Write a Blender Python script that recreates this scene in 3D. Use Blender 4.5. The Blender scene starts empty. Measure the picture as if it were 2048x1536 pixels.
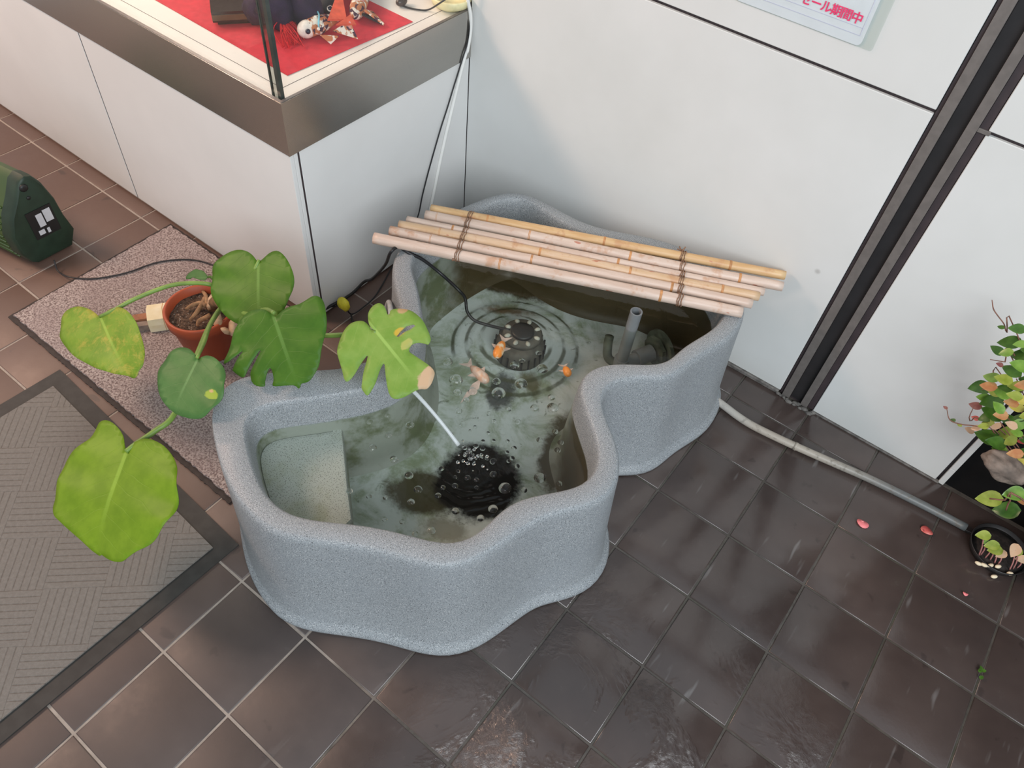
import bpy, bmesh, math, random
from mathutils import Vector, Matrix, noise
from mathutils.geometry import delaunay_2d_cdt
random.seed(7)
PI = math.pi
scene = bpy.context.scene
COL = scene.collection

# ------------------------------------------------------------------ camera
CX, CY, CZ, FPX = 0.22, -0.4935, 1.5984, 1526.41
ROT = (((0.791817, 0.605732, 0.078197), (0.508566, -0.583003, -0.633615), (-0.338212, 0.541476, -0.769686)))
cam_d = bpy.data.cameras.new('camera'); cam = bpy.data.objects.new('camera', cam_d); COL.objects.link(cam)
cam_d.sensor_width = 36.0; cam_d.lens = FPX / 2048 * 36.0; cam_d.clip_start = 0.02
_r, _d, _f = [Vector(v) for v in ROT]
_M = Matrix(((_r.x, -_d.x, -_f.x, CX), (_r.y, -_d.y, -_f.y, CY), (_r.z, -_d.z, -_f.z, CZ), (0, 0, 0, 1)))
cam.matrix_world = _M
scene.camera = cam
CAM = Vector((CX, CY, CZ))

# ------------------------------------------------------------------ light
scene.view_settings.view_transform = 'Standard'; scene.view_settings.look = 'None'
scene.view_settings.exposure = 0.47; scene.view_settings.gamma = 1.0
scene.view_settings.use_curve_mapping = False
w = bpy.data.worlds.new('overcast_sky'); scene.world = w; w.use_nodes = True
bg = w.node_tree.nodes['Background']; bg.inputs[0].default_value = (0.80, 0.91, 1.0, 1); bg.inputs[1].default_value = 0.47
def area(name, loc, target, size, power, color):
    l = bpy.data.lights.new(name, 'AREA'); l.shape = 'RECTANGLE'; l.size, l.size_y = size; l.energy = power; l.color = color
    o = bpy.data.objects.new(name, l); COL.objects.link(o); o.location = loc
    o.rotation_euler = (Vector(target) - Vector(loc)).to_track_quat('-Z', 'Y').to_euler(); return o
area('street_daylight', (2.6, -2.0, 2.9), (-0.1, 0.5, 0.3), (2.8, 2.2), 118, (0.93, 0.97, 1.0))
area('shop_interior_lamp', (-3.1, -0.7, 2.42), (-1.7, 0.4, 0.2), (0.9, 0.7), 50, (1.0, 0.66, 0.49))
area('showcase_lamp', (-2.1, 0.82, 1.45), (-1.35, 0.75, 0.6), (0.6, 0.25), 5.5, (1.0, 0.90, 0.78))

# ------------------------------------------------------------------ pixel helpers (real planes, real depths)
def ray(x, y): return (_r * ((x - 1024) / FPX) + _d * ((y - 768) / FPX) + _f)
def at(x, y, z=0.0):
    d = ray(x, y); return CAM + d * ((z - CZ) / d.z)
def on_y(x, y, Y):
    d = ray(x, y); return CAM + d * ((Y - CY) / d.y)
def on_x(x, y, X):
    d = ray(x, y); return CAM + d * ((X - CX) / d.x)
def on_plane(x, y, p, n):
    d = ray(x, y); return CAM + d * ((p - CAM).dot(n) / d.dot(n))
def px(p):
    v = Vector(p) - CAM; k = v.dot(_f); return (1024 + FPX * v.dot(_r) / k, 768 + FPX * v.dot(_d) / k)

# ------------------------------------------------------------------ materials
def srgb(r, g, b):
    f = lambda c: (c / 255 / 12.92) if c <= 10.3 else ((c / 255 + 0.055) / 1.055) ** 2.4
    return (f(r), f(g), f(b), 1)
class NT:
    def __init__(s, name):
        s.m = bpy.data.materials.new(name); s.m.use_nodes = True; s.t = s.m.node_tree; s.n = s.t.nodes; s.l = s.t.links
        s.n.clear(); s.out = s.n.new('ShaderNodeOutputMaterial')
    def node(s, typ, **kw):
        n = s.n.new('ShaderNode' + typ)
        for k, v in kw.items():
            if k[0] == 'i' and k[1:].isdigit(): s.put(n.inputs[int(k[1:])], v)
            elif k.startswith('in_'): s.put(n.inputs[k[3:].replace('_', ' ')], v)
            else: setattr(n, k, v)
        return n
    def put(s, sock, v):
        if isinstance(v, bpy.types.NodeSocket): s.l.new(v, sock)
        else: sock.default_value = v
    def pos(s): return s.node('NewGeometry').outputs['Position']
    def noise(s, scale, detail=3.0, rough=0.5, vec=None, dist=0.0):
        return s.node('TexNoise', in_Scale=scale, in_Detail=detail, in_Roughness=rough, in_Distortion=dist, in_Vector=vec or s.pos()).outputs['Fac']
    def ramp(s, fac, a, b): # smooth map a..b to 0..1
        n = s.node('MapRange', i0=fac, i1=a, i2=b); n.interpolation_type = 'SMOOTHSTEP'; return n.outputs[0]
    def math(s, op, a, b=0.0, c=0.0): return s.node('Math', operation=op, i0=a, i1=b, i2=c).outputs[0]
    def mix(s, fac, a, b, mode='MIX'):
        n = s.node('Mix', data_type='RGBA', blend_type=mode); s.put(n.inputs[0], fac); s.put(n.inputs[6], a); s.put(n.inputs[7], b); return n.outputs[2]
    def bump(s, h, strength=0.3, dist=0.002): return s.node('Bump', in_Height=h, in_Strength=strength, in_Distance=dist).outputs[0]
    def pri(s, color, rough=0.5, normal=None, metal=0.0, spec=0.5, **kw):
        p = s.node('BsdfPrincipled'); s.put(p.inputs['Base Color'], color); s.put(p.inputs['Roughness'], rough)
        s.put(p.inputs['Metallic'], metal); s.put(p.inputs['Specular IOR Level'], spec)
        if normal is not None: s.put(p.inputs['Normal'], normal)
        for k, v in kw.items(): s.put(p.inputs[k.replace('_', ' ')], v)
        return p.outputs[0]
    def done(s, sh): s.l.new(sh, s.out.inputs[0]); return s.m
def simple(name, color, rough=0.5, var=0.12, scale=30, bump=0.0, metal=0.0, spec=0.5, bscale=None):
    t = NT(name); nz = t.noise(scale)
    dark = tuple(c * (1 - var) for c in color[:3]) + (1,); light = tuple(min(1, c * (1 + var)) for c in color[:3]) + (1,)
    c = t.mix(t.ramp(nz, 0.3, 0.7), dark, light)
    nrm = t.bump(t.noise(bscale or scale * 4), bump) if bump else None
    return t.done(t.pri(c, rough, nrm, metal, spec))
def water_like(name, tint, ior, rough=0.02, normal=None, extra=0.0, t=None):
    t = t or NT(name)
    bf = t.node('NewGeometry').outputs['Backfacing']
    fr = t.node('Fresnel', in_IOR=t.math('ADD', ior, t.math('MULTIPLY', bf, 1.0 / ior - ior)))
    if normal is not None: t.put(fr.inputs['Normal'], normal)
    gl = t.node('BsdfGlossy', in_Roughness=rough, in_Color=(1, 1, 1, 1))
    if normal is not None: t.put(gl.inputs['Normal'], normal)
    tr = t.node('BsdfTransparent', in_Color=tint)
    fac = t.math('ADD', fr.outputs[0], extra) if extra else fr.outputs[0]
    mx = t.node('MixShader'); t.put(mx.inputs[0], fac); t.l.new(tr.outputs[0], mx.inputs[1]); t.l.new(gl.outputs[0], mx.inputs[2])
    return t.done(mx.outputs[0])

# ------------------------------------------------------------------ object helpers
def finish(name, me, mat, parent=None, smooth=False):
    if mat is not None:
        if isinstance(mat, (list, tuple)):
            for m in mat: me.materials.append(m)
        else: me.materials.append(mat)
    if smooth:
        for p in me.polygons: p.use_smooth = True
    o = bpy.data.objects.new(name, me); COL.objects.link(o)
    if parent is not None: attach(o, parent)
    return o
def attach(o, parent):
    o.parent = parent; o.matrix_parent_inverse = Matrix.Translation(-wloc(parent))
def wloc(o):
    v = Vector(o.location)
    if o.parent is not None: v = v + o.matrix_parent_inverse.translation + wloc(o.parent)
    return v
def mesh(name, V, F, mat, parent=None, smooth=False):
    me = bpy.data.meshes.new(name); me.from_pydata([tuple(v) for v in V], [], F); me.validate(); me.update()
    bm = bmesh.new(); bm.from_mesh(me); bmesh.ops.recalc_face_normals(bm, faces=bm.faces); bm.to_mesh(me); bm.free()
    return finish(name, me, mat, parent, smooth)
def from_bm(name, bm, mat, parent=None, smooth=False, recalc=True):
    if recalc: bmesh.ops.recalc_face_normals(bm, faces=bm.faces)
    me = bpy.data.meshes.new(name); bm.to_mesh(me); bm.free(); return finish(name, me, mat, parent, smooth)
def tag(o, label, cat, group=None):
    o['label'] = label; o['category'] = cat
    if group: o['group'] = group
    return o
def struct(o): o['kind'] = 'structure'; return o
def thing(name, loc, label, cat, group=None):
    o = bpy.data.objects.new(name, None); COL.objects.link(o); o.location = loc; o.empty_display_size = 0.05
    return tag(o, label, cat, group)
def box(name, lo, hi, mat, parent=None, bev=0.0, seg=1):
    bm = bmesh.new(); bmesh.ops.create_cube(bm, size=1)
    for v in bm.verts: v.co = Vector([lo[k] + (v.co[k] + 0.5) * (hi[k] - lo[k]) for k in range(3)])
    if bev: bmesh.ops.bevel(bm, geom=list(bm.edges), offset=bev, segments=seg, affect='EDGES', profile=0.5)
    return from_bm(name, bm, mat, parent)
def curve_pts(P, n):
    P = [Vector(p) for p in P]; out = []; m = len(P)
    for k in range(m - 1):
        p0 = P[k - 1] if k else P[0] * 2 - P[1]; p1 = P[k]; p2 = P[k + 1]; p3 = P[k + 2] if k + 2 < m else P[-1] * 2 - P[-2]
        for q in range(n):
            t = q / n
            out.append(0.5 * ((2 * p1) + (p2 - p0) * t + (2 * p0 - 5 * p1 + 4 * p2 - p3) * t * t + (3 * p1 - p0 - 3 * p2 + p3) * t ** 3))
    out.append(P[-1]); return out
def tube_data(P, R, sides=8, cap=True):
    V, F = [], []; n = len(P); up = None
    for k in range(n):
        t = (P[min(k + 1, n - 1)] - P[max(k - 1, 0)]); t = t.normalized() if t.length > 1e-9 else Vector((0, 0, 1))
        if up is None:
            up = Vector((0, 0, 1)) if abs(t.z) < 0.9 else Vector((1, 0, 0))
        a = (up - t * up.dot(t)).normalized(); up = a; b = t.cross(a)
        r = R[k] if isinstance(R, (list, tuple)) else R
        for s in range(sides):
            an = 2 * PI * s / sides; V.append(P[k] + (a * math.cos(an) + b * math.sin(an)) * r)
    for k in range(n - 1):
        for s in range(sides):
            F.append((k * sides + s, k * sides + (s + 1) % sides, (k + 1) * sides + (s + 1) % sides, (k + 1) * sides + s))
    if cap: F.append(tuple(range(sides))[::-1]); F.append(tuple(range((n - 1) * sides, n * sides)))
    return V, F
def tube(name, P, R, mat, parent=None, sides=8, n=6, cap=True):
    if n > 1:
        P = curve_pts(P, n)
        if isinstance(R, (list, tuple)): R = [R[min(int(k / n), len(R) - 1)] * (1 - (k % n) / n) + R[min(int(k / n) + 1, len(R) - 1)] * ((k % n) / n) for k in range(len(P))]
    else: P = [Vector(p) for p in P]
    V, F = tube_data(P, R, sides, cap); return mesh(name, V, F, mat, parent, True)
def lathe(name, prof, mat, parent=None, n=32, center=(0, 0, 0), smooth=True):
    V, F = [], []; c = Vector(center)
    for (r, z) in prof:
        for s in range(n): V.append(c + Vector((r * math.cos(2 * PI * s / n), r * math.sin(2 * PI * s / n), z)))
    for k in range(len(prof) - 1):
        for s in range(n): F.append((k * n + s, k * n + (s + 1) % n, (k + 1) * n + (s + 1) % n, (k + 1) * n + s))
    if prof[0][0] > 1e-5: F.append(tuple(range(n))[::-1])
    if prof[-1][0] > 1e-5: F.append(tuple(range((len(prof) - 1) * n, len(prof) * n)))
    return mesh(name, V, F, mat, parent, smooth)
def blob(name, c, rad, mat, parent=None, rot=None, amp=0.0, freq=8.0, sub=3, fn=None):
    bm = bmesh.new(); bmesh.ops.create_icosphere(bm, subdivisions=sub, radius=1)
    for v in bm.verts:
        p = Vector(v.co)
        if amp: p *= 1 + amp * noise.noise(p * freq + Vector(c) * 9)
        p = Vector((p.x * rad[0], p.y * rad[1], p.z * rad[2]))
        if fn: p = fn(p)
        if rot: p = rot @ p
        v.co = p + Vector(c)
    return from_bm(name, bm, mat, parent, True)
def autosmooth(o, deg=40):
    me = o.data; me.set_sharp_from_angle(angle=math.radians(deg))
    for p in me.polygons: p.use_smooth = True
    return o
# ------------------------------------------------------------------ floor
UX, UY = 0.19692, 0.2
def make_tile_mat(plain=False):
    t = NT('quarry_tile'); p = t.pos()
    rnd = t.node('ObjectInfo').outputs['Random']
    big = t.noise(3.2, 4, 0.6); fine = t.noise(26, 5, 0.65)
    c = t.mix(t.ramp(big, 0.3, 0.72), (0.052, 0.037, 0.033, 1), (0.088, 0.064, 0.056, 1))
    c = t.mix(t.math('MULTIPLY', rnd, 0.45), c, (0.045, 0.034, 0.032, 1))
    c = t.mix(t.math('MULTIPLY', t.ramp(fine, 0.6, 0.78), 0.35), c, (0.10, 0.085, 0.078, 1))
    sep = t.node('SeparateXYZ', i0=p)
    dry_warm = t.ramp(sep.outputs[0], -0.45, -1.1)
    c = t.mix(t.math('MULTIPLY', dry_warm, 0.75), c, (0.125, 0.068, 0.048, 1))  # left tiles are drier; warm lamplight is also painted into their reddish tone
    c = t.mix(t.math('MULTIPLY', t.ramp(t.noise(17, 3, 0.5, dist=0.4), 0.66, 0.72), 0.5), c, (0.03, 0.022, 0.02, 1))
    # wet film with splashes right of the tub; pale sheen streaks painted in
    mp = t.node('Mapping'); t.put(mp.inputs[0], p); mp.inputs['Scale'].default_value = (1.0, 0.16, 1.0)
    streak = t.ramp(t.noise(42, 2, 0.5, mp.outputs[0]), 0.66, 0.78)
    wetx = t.ramp(sep.outputs[0], -0.40, 0.0)
    c = t.mix(t.math('MULTIPLY', t.math('MULTIPLY', streak, wetx), 0.30), c, (0.34, 0.335, 0.33, 1))
    pud = t.ramp(t.noise(4.6, 5, 0.62, dist=0.6), 0.47, 0.60)
    near = t.ramp(sep.outputs[1], 0.45, -0.02)
    pud = t.math('MULTIPLY', t.math('MULTIPLY', pud, near), t.ramp(sep.outputs[0], -0.16, 0.06))
    rip = t.math('MULTIPLY', t.noise(58, 5, 0.75, dist=1.4), pud)
    h = t.math('ADD', t.math('MULTIPLY', rip, 10.0), t.math('MULTIPLY', t.noise(110, 3), 0.16))
    h = t.math('ADD', h, t.math('MULTIPLY', t.noise(7, 2), 0.45))
    r0 = t.mix(wetx, (0.52, 0.52, 0.52, 1), (0.20, 0.20, 0.20, 1))
    r = t.math('ADD', r0, t.math('MULTIPLY', t.math('SUBTRACT', fine, 0.5), 0.25))
    r = t.math('SUBTRACT', r, t.math('MULTIPLY', pud, 0.12))
    return t.done(t.pri(c, r, t.bump(h, 0.38, 0.0022), spec=0.85))
M_tile = make_tile_mat()
def make_grout_mat():
    t = NT('grout'); sep = t.node('SeparateXYZ', i0=t.pos())
    f = t.ramp(t.math('ADD', sep.outputs[0], t.math('MULTIPLY', t.math('SUBTRACT', t.noise(9), 0.5), 0.5)), -0.42, -0.12)
    nz = t.noise(45, 4)
    dry_warm = t.mix(nz, (0.20, 0.165, 0.14, 1), (0.44, 0.385, 0.335, 1)); wet = t.mix(nz, (0.035, 0.031, 0.027, 1), (0.12, 0.105, 0.09, 1))
    wet = t.mix(t.math('MULTIPLY', t.ramp(t.noise(6), 0.5, 0.7), 0.4), wet, (0.05, 0.055, 0.03, 1))
    r = t.mix(f, (0.8, 0.8, 0.8, 1), (0.18, 0.18, 0.18, 1))
    return t.done(t.pri(t.mix(f, dry_warm, wet), r, t.bump(t.noise(120), 0.4, 0.002), spec=0.55))
M_grout = make_grout_mat()
shade_obj = struct(box('added_shade_slab', (-3.8, -2.6, 2.60), (-0.8, 1.9, 2.70), simple('cream_shade_slab', (0.55, 0.50, 0.44, 1), 0.8)))  # unseen slab added overhead to darken the showcase front
floor = struct(box('floor', (-3.4, -3.0, -0.08), (2.2, 1.9, -0.0022), M_grout))
def tile_mesh(lx, ly):
    bm = bmesh.new(); bmesh.ops.create_cube(bm, size=1)
    for v in bm.verts: v.co = Vector((v.co.x * lx, v.co.y * ly, v.co.z * 0.010 - 0.005))
    top = [e for e in bm.edges if all(v.co.z > -0.001 for v in e.verts)]
    bmesh.ops.bevel(bm, geom=top, offset=0.0024, segments=2, affect='EDGES', profile=0.5)
    me = bpy.data.meshes.new('tile'); bm.to_mesh(me); bm.free(); me.materials.append(M_tile)
    for q in me.polygons: q.use_smooth = True
    me.set_sharp_from_angle(angle=math.radians(50)); return me
TM = tile_mesh(UX - 0.0045, UY - 0.0048)
MATRECT = (-1.40, -0.67, -0.70, -0.155)  # ribbed mat footprint, used to skip hidden tiles
nt = 0
for i in range(-17, 9):
    for j in range(-9, 6):
        cx, cy = (i + 0.5) * UX, (j + 0.5) * UY
        me = TM
        if cy > 0.4 and cx < -1.10: continue
        if cy > 1.0:
            continue
        q = [px((cx + a * UX / 2, cy + b * UY / 2, 0)) for a in (-1, 0, 1) for b in (-1, 0, 1)]
        if max(a[0] for a in q) < -420 or min(a[0] for a in q) > 2500 or max(a[1] for a in q) < -300 or min(a[1] for a in q) > 2000: continue
        if i in (-3, -2) and j in (1, 2, 3): continue   # under the tub
        o = bpy.data.objects.new('tile', me); COL.objects.link(o); attach(o, floor)
        o.location = (cx, cy, random.uniform(-0.0006, 0.0004)); o.rotation_euler = (random.uniform(-.002, .002), random.uniform(-.002, .002), random.uniform(-.004, .004)); nt += 1
# cut course along the left case front and along the back wall
TMl = tile_mesh(UX - 0.0045, 0.050); TMb = tile_mesh(UX - 0.0045, 0.094)
for i in range(-17, 7):
    cx = (i + 0.5) * UX
    if cx < -1.05: o = bpy.data.objects.new('tile', TMl); cy = 0.4 + 0.028
    else: o = bpy.data.objects.new('tile', TMb); cy = 1.0 + 0.049
    if px((cx, cy, 0))[0] > 2150 or px((cx, cy, 0))[0] < -120 or px((cx, cy, 0))[1] < -80 or (-0.7 < cx < -0.12): continue
    COL.objects.link(o); attach(o, floor); o.location = (cx, cy, 0); nt += 1

# ------------------------------------------------------------------ back wall
WY = 1.0979
def panel_mat(name, c0, c1, spot=None):
    t = NT(name); c = t.mix(t.ramp(t.noise(2.4, 4, 0.6), 0.3, 0.7), c0, c1)
    sep = t.node('SeparateXYZ', i0=t.pos())
    dirt = t.math('MULTIPLY', t.ramp(t.math('ADD', sep.outputs[2], t.math('MULTIPLY', t.noise(5, 4), 0.16)), 0.20, 0.05), 0.30)
    c = t.mix(dirt, c, (0.50, 0.50, 0.46, 1))
    if spot:
        d = t.node('VectorMath', operation='DISTANCE', i0=t.pos(), i1=tuple(spot)).outputs['Value']
        c = t.mix(t.math('MULTIPLY', t.ramp(d, 0.010, 0.002), 0.5), c, (0.30, 0.29, 0.27, 1))
    return t.done(t.pri(c, 0.42, t.bump(t.noise(300, 2), 0.05, 0.001), spec=0.4))
M_panel = panel_mat('enamelled_wall_panel', (0.66, 0.67, 0.655, 1), (0.71, 0.72, 0.71, 1), on_y(1635, 543, WY))
M_black = simple('black_joint', (0.018, 0.016, 0.017, 1), 0.6)
M_joint = simple('dark_brown_joint', (0.045, 0.033, 0.036, 1), 0.55)
M_bronze = simple('bronze_aluminium', (0.20, 0.18, 0.168, 1), 0.38, 0.08, 60, metal=0.3)
M_mortar = simple('grey_mortar', (0.14, 0.13, 0.12, 1), 0.85, 0.35, 70, 0.5)
wall = struct(box('wall_back', (-3.2, WY + 0.010, -0.02), (0.5655, WY + 0.10, 2.2), M_joint))
def wpanel(x0, x1, z0, z1): return box('panel', (x0, WY, z0), (x1, WY + 0.0095, z1), M_panel, wall, 0.0012)
ZG = 0.8635
XA, XB = 0.1010, 0.2020
wpanel(-1.0405, XA, 0.012, ZG - 0.0042); wpanel(-1.0405, XA, ZG + 0.0042, 1.75)
wpanel(XB, 0.545, 0.005, ZG - 0.0040); wpanel(XB, 0.545, ZG + 0.0040, 1.75)
box('panel', (0.5535, WY, 0.000), (0.5675, WY + 0.0095, 0.0645), M_panel, wall, 0.0008)
box('panel', (0.5535, WY, 0.0658), (0.5675, WY + 0.0095, 1.75), M_panel, wall, 0.0008)
tr = struct(box('trim_1', (XA + 0.001, WY + 0.0102, 0.0), (XB - 0.001, WY + 0.012, 1.8), M_black))
tr.data.materials[0] = M_black
def strip(a, b, y0, y1, m): return box('strip', (XA + a, WY + y0, 0.004), (XA + b, WY + y1, 1.78), m, tr, 0.0006)
strip(0.0016, 0.0092, 0.003, 0.0100, M_joint); strip(0.0095, 0.0305, -0.003, 0.0100, M_bronze)
strip(0.0310, 0.0635, 0.0085, 0.0101, M_black); strip(0.0640, 0.0835, -0.003, 0.0100, M_bronze)
strip(0.0840, 0.0995, 0.002, 0.0100, M_joint)
box('connector', (XA + 0.0836, WY - 0.0022, ZG - 0.004), (XB + 0.006, WY + 0.0018, ZG + 0.004), M_bronze, tr, 0.0006)
b1 = struct(box('baseboard_back', (-1.03, WY - 0.006, -0.001), (XA - 0.002, WY + 0.008, 0.0115), M_mortar, None, 0.002))
b2 = struct(box('baseboard_right', (XB - 0.002, WY - 0.004, -0.001), (0.556, WY + 0.008, 0.0045), M_mortar, None, 0.0015))
bm = bmesh.new()
for k in range(26):
    g = bmesh.ops.create_icosphere(bm, subdivisions=1, radius=random.uniform(.003, .008)); c = Vector((random.uniform(XA, XB + .01), WY - random.uniform(.001, .014), random.uniform(0, .004)))
    for v in g['verts']: v.co = Vector((v.co.x * 1.6, v.co.y, v.co.z * .7)) + c
mo = from_bm('mortar_crumbs', bm, M_mortar, tr, True); mo['kind'] = 'stuff'
# black door panel flush with the wall, at its right
M_door = simple('black_door', (0.006, 0.0055, 0.0055, 1), 0.8, spec=0.15)
wr = struct(box('wall_right', (0.5685, WY + 0.012, -0.02), (2.2, WY + 0.06, 2.2), M_door))

# ------------------------------------------------------------------ poster
M_paper = simple('poster_paper', (0.86, 0.86, 0.93, 1), 0.45, 0.02)
M_pink = simple('pink_print', srgb(228, 60, 110), 0.5, 0.1, 200)
M_lilac = simple('pale_lilac_line', srgb(190, 190, 225), 0.5, 0.02)
M_sleeve = water_like('clear_sleeve', (0.93, 0.95, 0.94, 1), 1.25, 0.25)
pos = thing('poster', (-0.21, WY, 0.93), 'white laminated paper poster with pink Japanese lettering on the white wall', 'poster')
def rrect(name, x0, x1, z0, z1, y0, y1, r, mat, parent):
    P = []
    for (cx, cz, a0) in ((x1 - r, z0 + r, -90), (x1 - r, z1 - r, 0), (x0 + r, z1 - r, 90), (x0 + r, z0 + r, 180)):
        for k in range(6): a = math.radians(a0 + 18 * k); P.append((cx + r * math.cos(a), cz + r * math.sin(a)))
    n = len(P); V = [(x, y0, z) for x, z in P] + [(x, y1, z) for x, z in P]
    F = [tuple(range(n)), tuple(range(n, 2 * n))[::-1]] + [(k, (k + 1) % n, n + (k + 1) % n, n + k) for k in range(n)]
    return mesh(name, V, F, mat, parent)
rrect('sleeve', -0.352, -0.054, 0.9265, 1.16, WY - 0.0040, WY - 0.0032, 0.006, M_sleeve, pos)
rrect('paper', -0.350, -0.0785, 0.9275, 1.138, WY - 0.0031, WY - 0.0012, 0.010, M_paper, pos)
fc = bpy.data.curves.new('lettering', 'FONT'); fc.body = 'ンセール期間中'; fc.size = 0.0225; fc.offset = 0.00045; fc.align_x = 'RIGHT'; fc.space_character = 0.86
fo = bpy.data.objects.new('lettering_source', fc); COL.objects.link(fo)
bpy.context.view_layer.update()
lm = bpy.data.meshes.new_from_object(fo.evaluated_get(bpy.context.evaluated_depsgraph_get()))
bpy.data.objects.remove(fo)
lm.transform(Matrix.Translation((-0.0930, WY - 0.0045, 0.9665)) @ Matrix.Rotation(PI / 2, 4, 'X'))
lm.materials.clear(); lo = finish('lettering', lm, M_pink, pos); lo['label'] = 'pink printed lettering'
for (a, b, c, d) in ((-0.34, -0.0865, 0.9465, 0.9469), (-0.34, -0.0865, 0.9605, 0.9609), (-0.0868, -0.0864, 0.9465, 1.13)):
    box('print_line', (a, WY - 0.0044, c), (b, WY - 0.0041, d), M_lilac, pos)

# ------------------------------------------------------------------ showcase
CXF, CYF = -1.0405, 0.4500        # right side plane, front plane
M_lam = panel_mat('white_laminate', (0.69, 0.69, 0.68, 1), (0.73, 0.73, 0.72, 1))
t = NT('brushed_bronze_band'); mp = t.node('Mapping'); t.put(mp.inputs[0], t.pos()); mp.inputs['Scale'].default_value = (1, 1, 60)
M_band = t.done(t.pri(t.mix(t.noise(14, 3, 0.6, mp.outputs[0]), (0.42, 0.40, 0.37, 1), (0.47, 0.45, 0.42, 1)), 0.25, None, 0.9))
M_glass = water_like('showcase_glass', (0.975, 0.985, 0.98, 1), 1.30)
M_gedge = simple('green_glass_edge', (0.045, 0.055, 0.05, 1), 0.15, 0.2)
M_deck = simple('cream_deck', (0.80, 0.765, 0.72, 1), 0.5, 0.03, 8)
M_red = simple('red_felt', srgb(206, 52, 66), 0.9, 0.08, 60, 0.2, bscale=500)
case = thing('showcase', (CXF - 0.4, CYF + 0.3, 0), 'white shop showcase with bronze metal band and glass top beside the pond', 'showcase')
ZB0, ZB1 = 0.5445, 0.6765
box('carcass', (-3.0, CYF + 0.012, 0.0), (CXF - 0.012, WY - 0.001, ZB0 + 0.02), M_black, case)
for (x0, x1) in ((-3.0, -1.8560), (-1.8515, CXF - 0.0005)):
    box('front_panel', (x0, CYF, 0.006), (x1, CYF + 0.0115, ZB0 + 0.01), M_lam, case, 0.0012)
box('joint', (-1.8559, CYF + 0.0008, 0.006), (-1.8516, CYF + 0.0110, ZB0 + 0.005), M_joint, case)
box('joint', (CXF - 0.0110, CYF + 0.0228, 0.006), (CXF - 0.0008, CYF + 0.0277, ZB0 + 0.005), M_joint, case)
box('corner_strip', (CXF - 0.0115, CYF + 0.0118, 0.006), (CXF, CYF + 0.0225, ZB0 + 0.01), M_lam, case, 0.001)
box('side_panel', (CXF - 0.0115, CYF + 0.0280, 0.010), (CXF, WY - 0.0015, ZB0 + 0.01), M_lam, case, 0.0012)
def band_prism(name, quad, z0, z1, mat): 
    V = [(x, y, z0) for x, y in quad] + [(x, y, z1) for x, y in quad]
    return mesh(name, V, [(0, 1, 2, 3), (4, 7, 6, 5), (0, 4, 5, 1), (1, 5, 6, 2), (2, 6, 7, 3), (3, 7, 4, 0)], mat, case)
b = 0.004; wdt = 0.010
X1, Y0 = CXF + b, CYF - b
band_prism('band', [(-3.0, Y0), (X1, Y0), (X1 - wdt, Y0 + wdt), (-3.0, Y0 + wdt)], ZB0, ZB1, M_band)
band_prism('band', [(X1, Y0), (X1, WY - 0.001), (X1 - wdt, WY - 0.001), (X1 - wdt, Y0 + wdt)], ZB0, ZB1, M_band)
box('deck', (-3.0, Y0 + wdt + 0.0005, ZB0 + 0.021), (X1 - wdt - 0.0005, WY - 0.001, ZB1 - 0.007), M_deck, case)
ZD = ZB1 - 0.007
for (x0, y0, x1, y1) in ((-3.0, Y0 + 0.0105, X1 - 0.012, Y0 + 0.0125), (X1 - 0.0125, Y0 + 0.0125, X1 - 0.0105, WY - 0.001)):
    box('gasket', (x0, y0, ZD), (x1, y1, ZD + 0.004), M_black, case)
for (x0, y0, x1, y1) in ((-3.0, Y0 + 0.0022, X1 - 0.0022, Y0 + 0.0100), (X1 - 0.0100, Y0 + 0.0100, X1 - 0.0022, WY - 0.001)):
    box('gasket', (x0, y0, ZB1 + 0.0002), (x1, y1, ZB1 + 0.0012), M_bronze, case)
gx, gy = X1 - 0.014, Y0 + 0.014
box('glass_pane', (-3.0, gy, ZD + 0.0005), (gx - 0.030, gy + 0.005, 1.12), M_glass, case)
box('glass_pane', (gx - 0.005, gy + 0.010, ZD + 0.0005), (gx, WY - 0.002, 1.12), M_glass, case)
box('glass_edge', (gx - 0.0095, gy, ZD + 0.0005), (gx + 0.0005, gy + 0.0095, 1.12), M_gedge, case)
box('glass_edge', (gx - 0.0295, gy, ZD + 0.0005), (gx - 0.0262, gy + 0.005, 1.12), M_gedge, case)
box('glass_strip', (gx - 0.0260, gy + 0.001, ZD + 0.0005), (gx - 0.0100, gy + 0.004, 1.12), water_like('tinted_glass_strip', (0.72, 0.76, 0.74, 1), 1.5), case)
# seam of the deck insert
for (x0, y0, x1, y1) in ((-3.0, 0.498, -1.0935, 0.4992), (-1.0935, 0.498, -1.0923, WY - 0.01)):
    box('deck_seam', (x0, y0, ZD - 0.001), (x1, y1, ZD + 0.0004), M_joint, case)
p0 = at(575, 152, ZD); p1 = at(822, 43, ZD)
cloth = mesh('felt_cloth', [(p0.x, p0.y, ZD + .0008), (p1.x + .006, p1.y, ZD + .0008), (p1.x - .66, p1.y + .012, ZD + .0008), (p0.x - .66, p0.y + .02, ZD + .0008),
     (p0.x, p0.y, ZD + .0022), (p1.x + .006, p1.y, ZD + .0022), (p1.x - .66, p1.y + .012, ZD + .0022), (p0.x - .66, p0.y + .02, ZD + .0022)],
     [(0, 1, 2, 3), (4, 7, 6, 5), (0, 4, 5, 1), (1, 5, 6, 2), (2, 6, 7, 3), (3, 7, 4, 0)], M_red)
tag(cloth, 'bright red felt cloth spread on the showcase deck', 'cloth')
ZC = ZD + 0.0024
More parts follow.
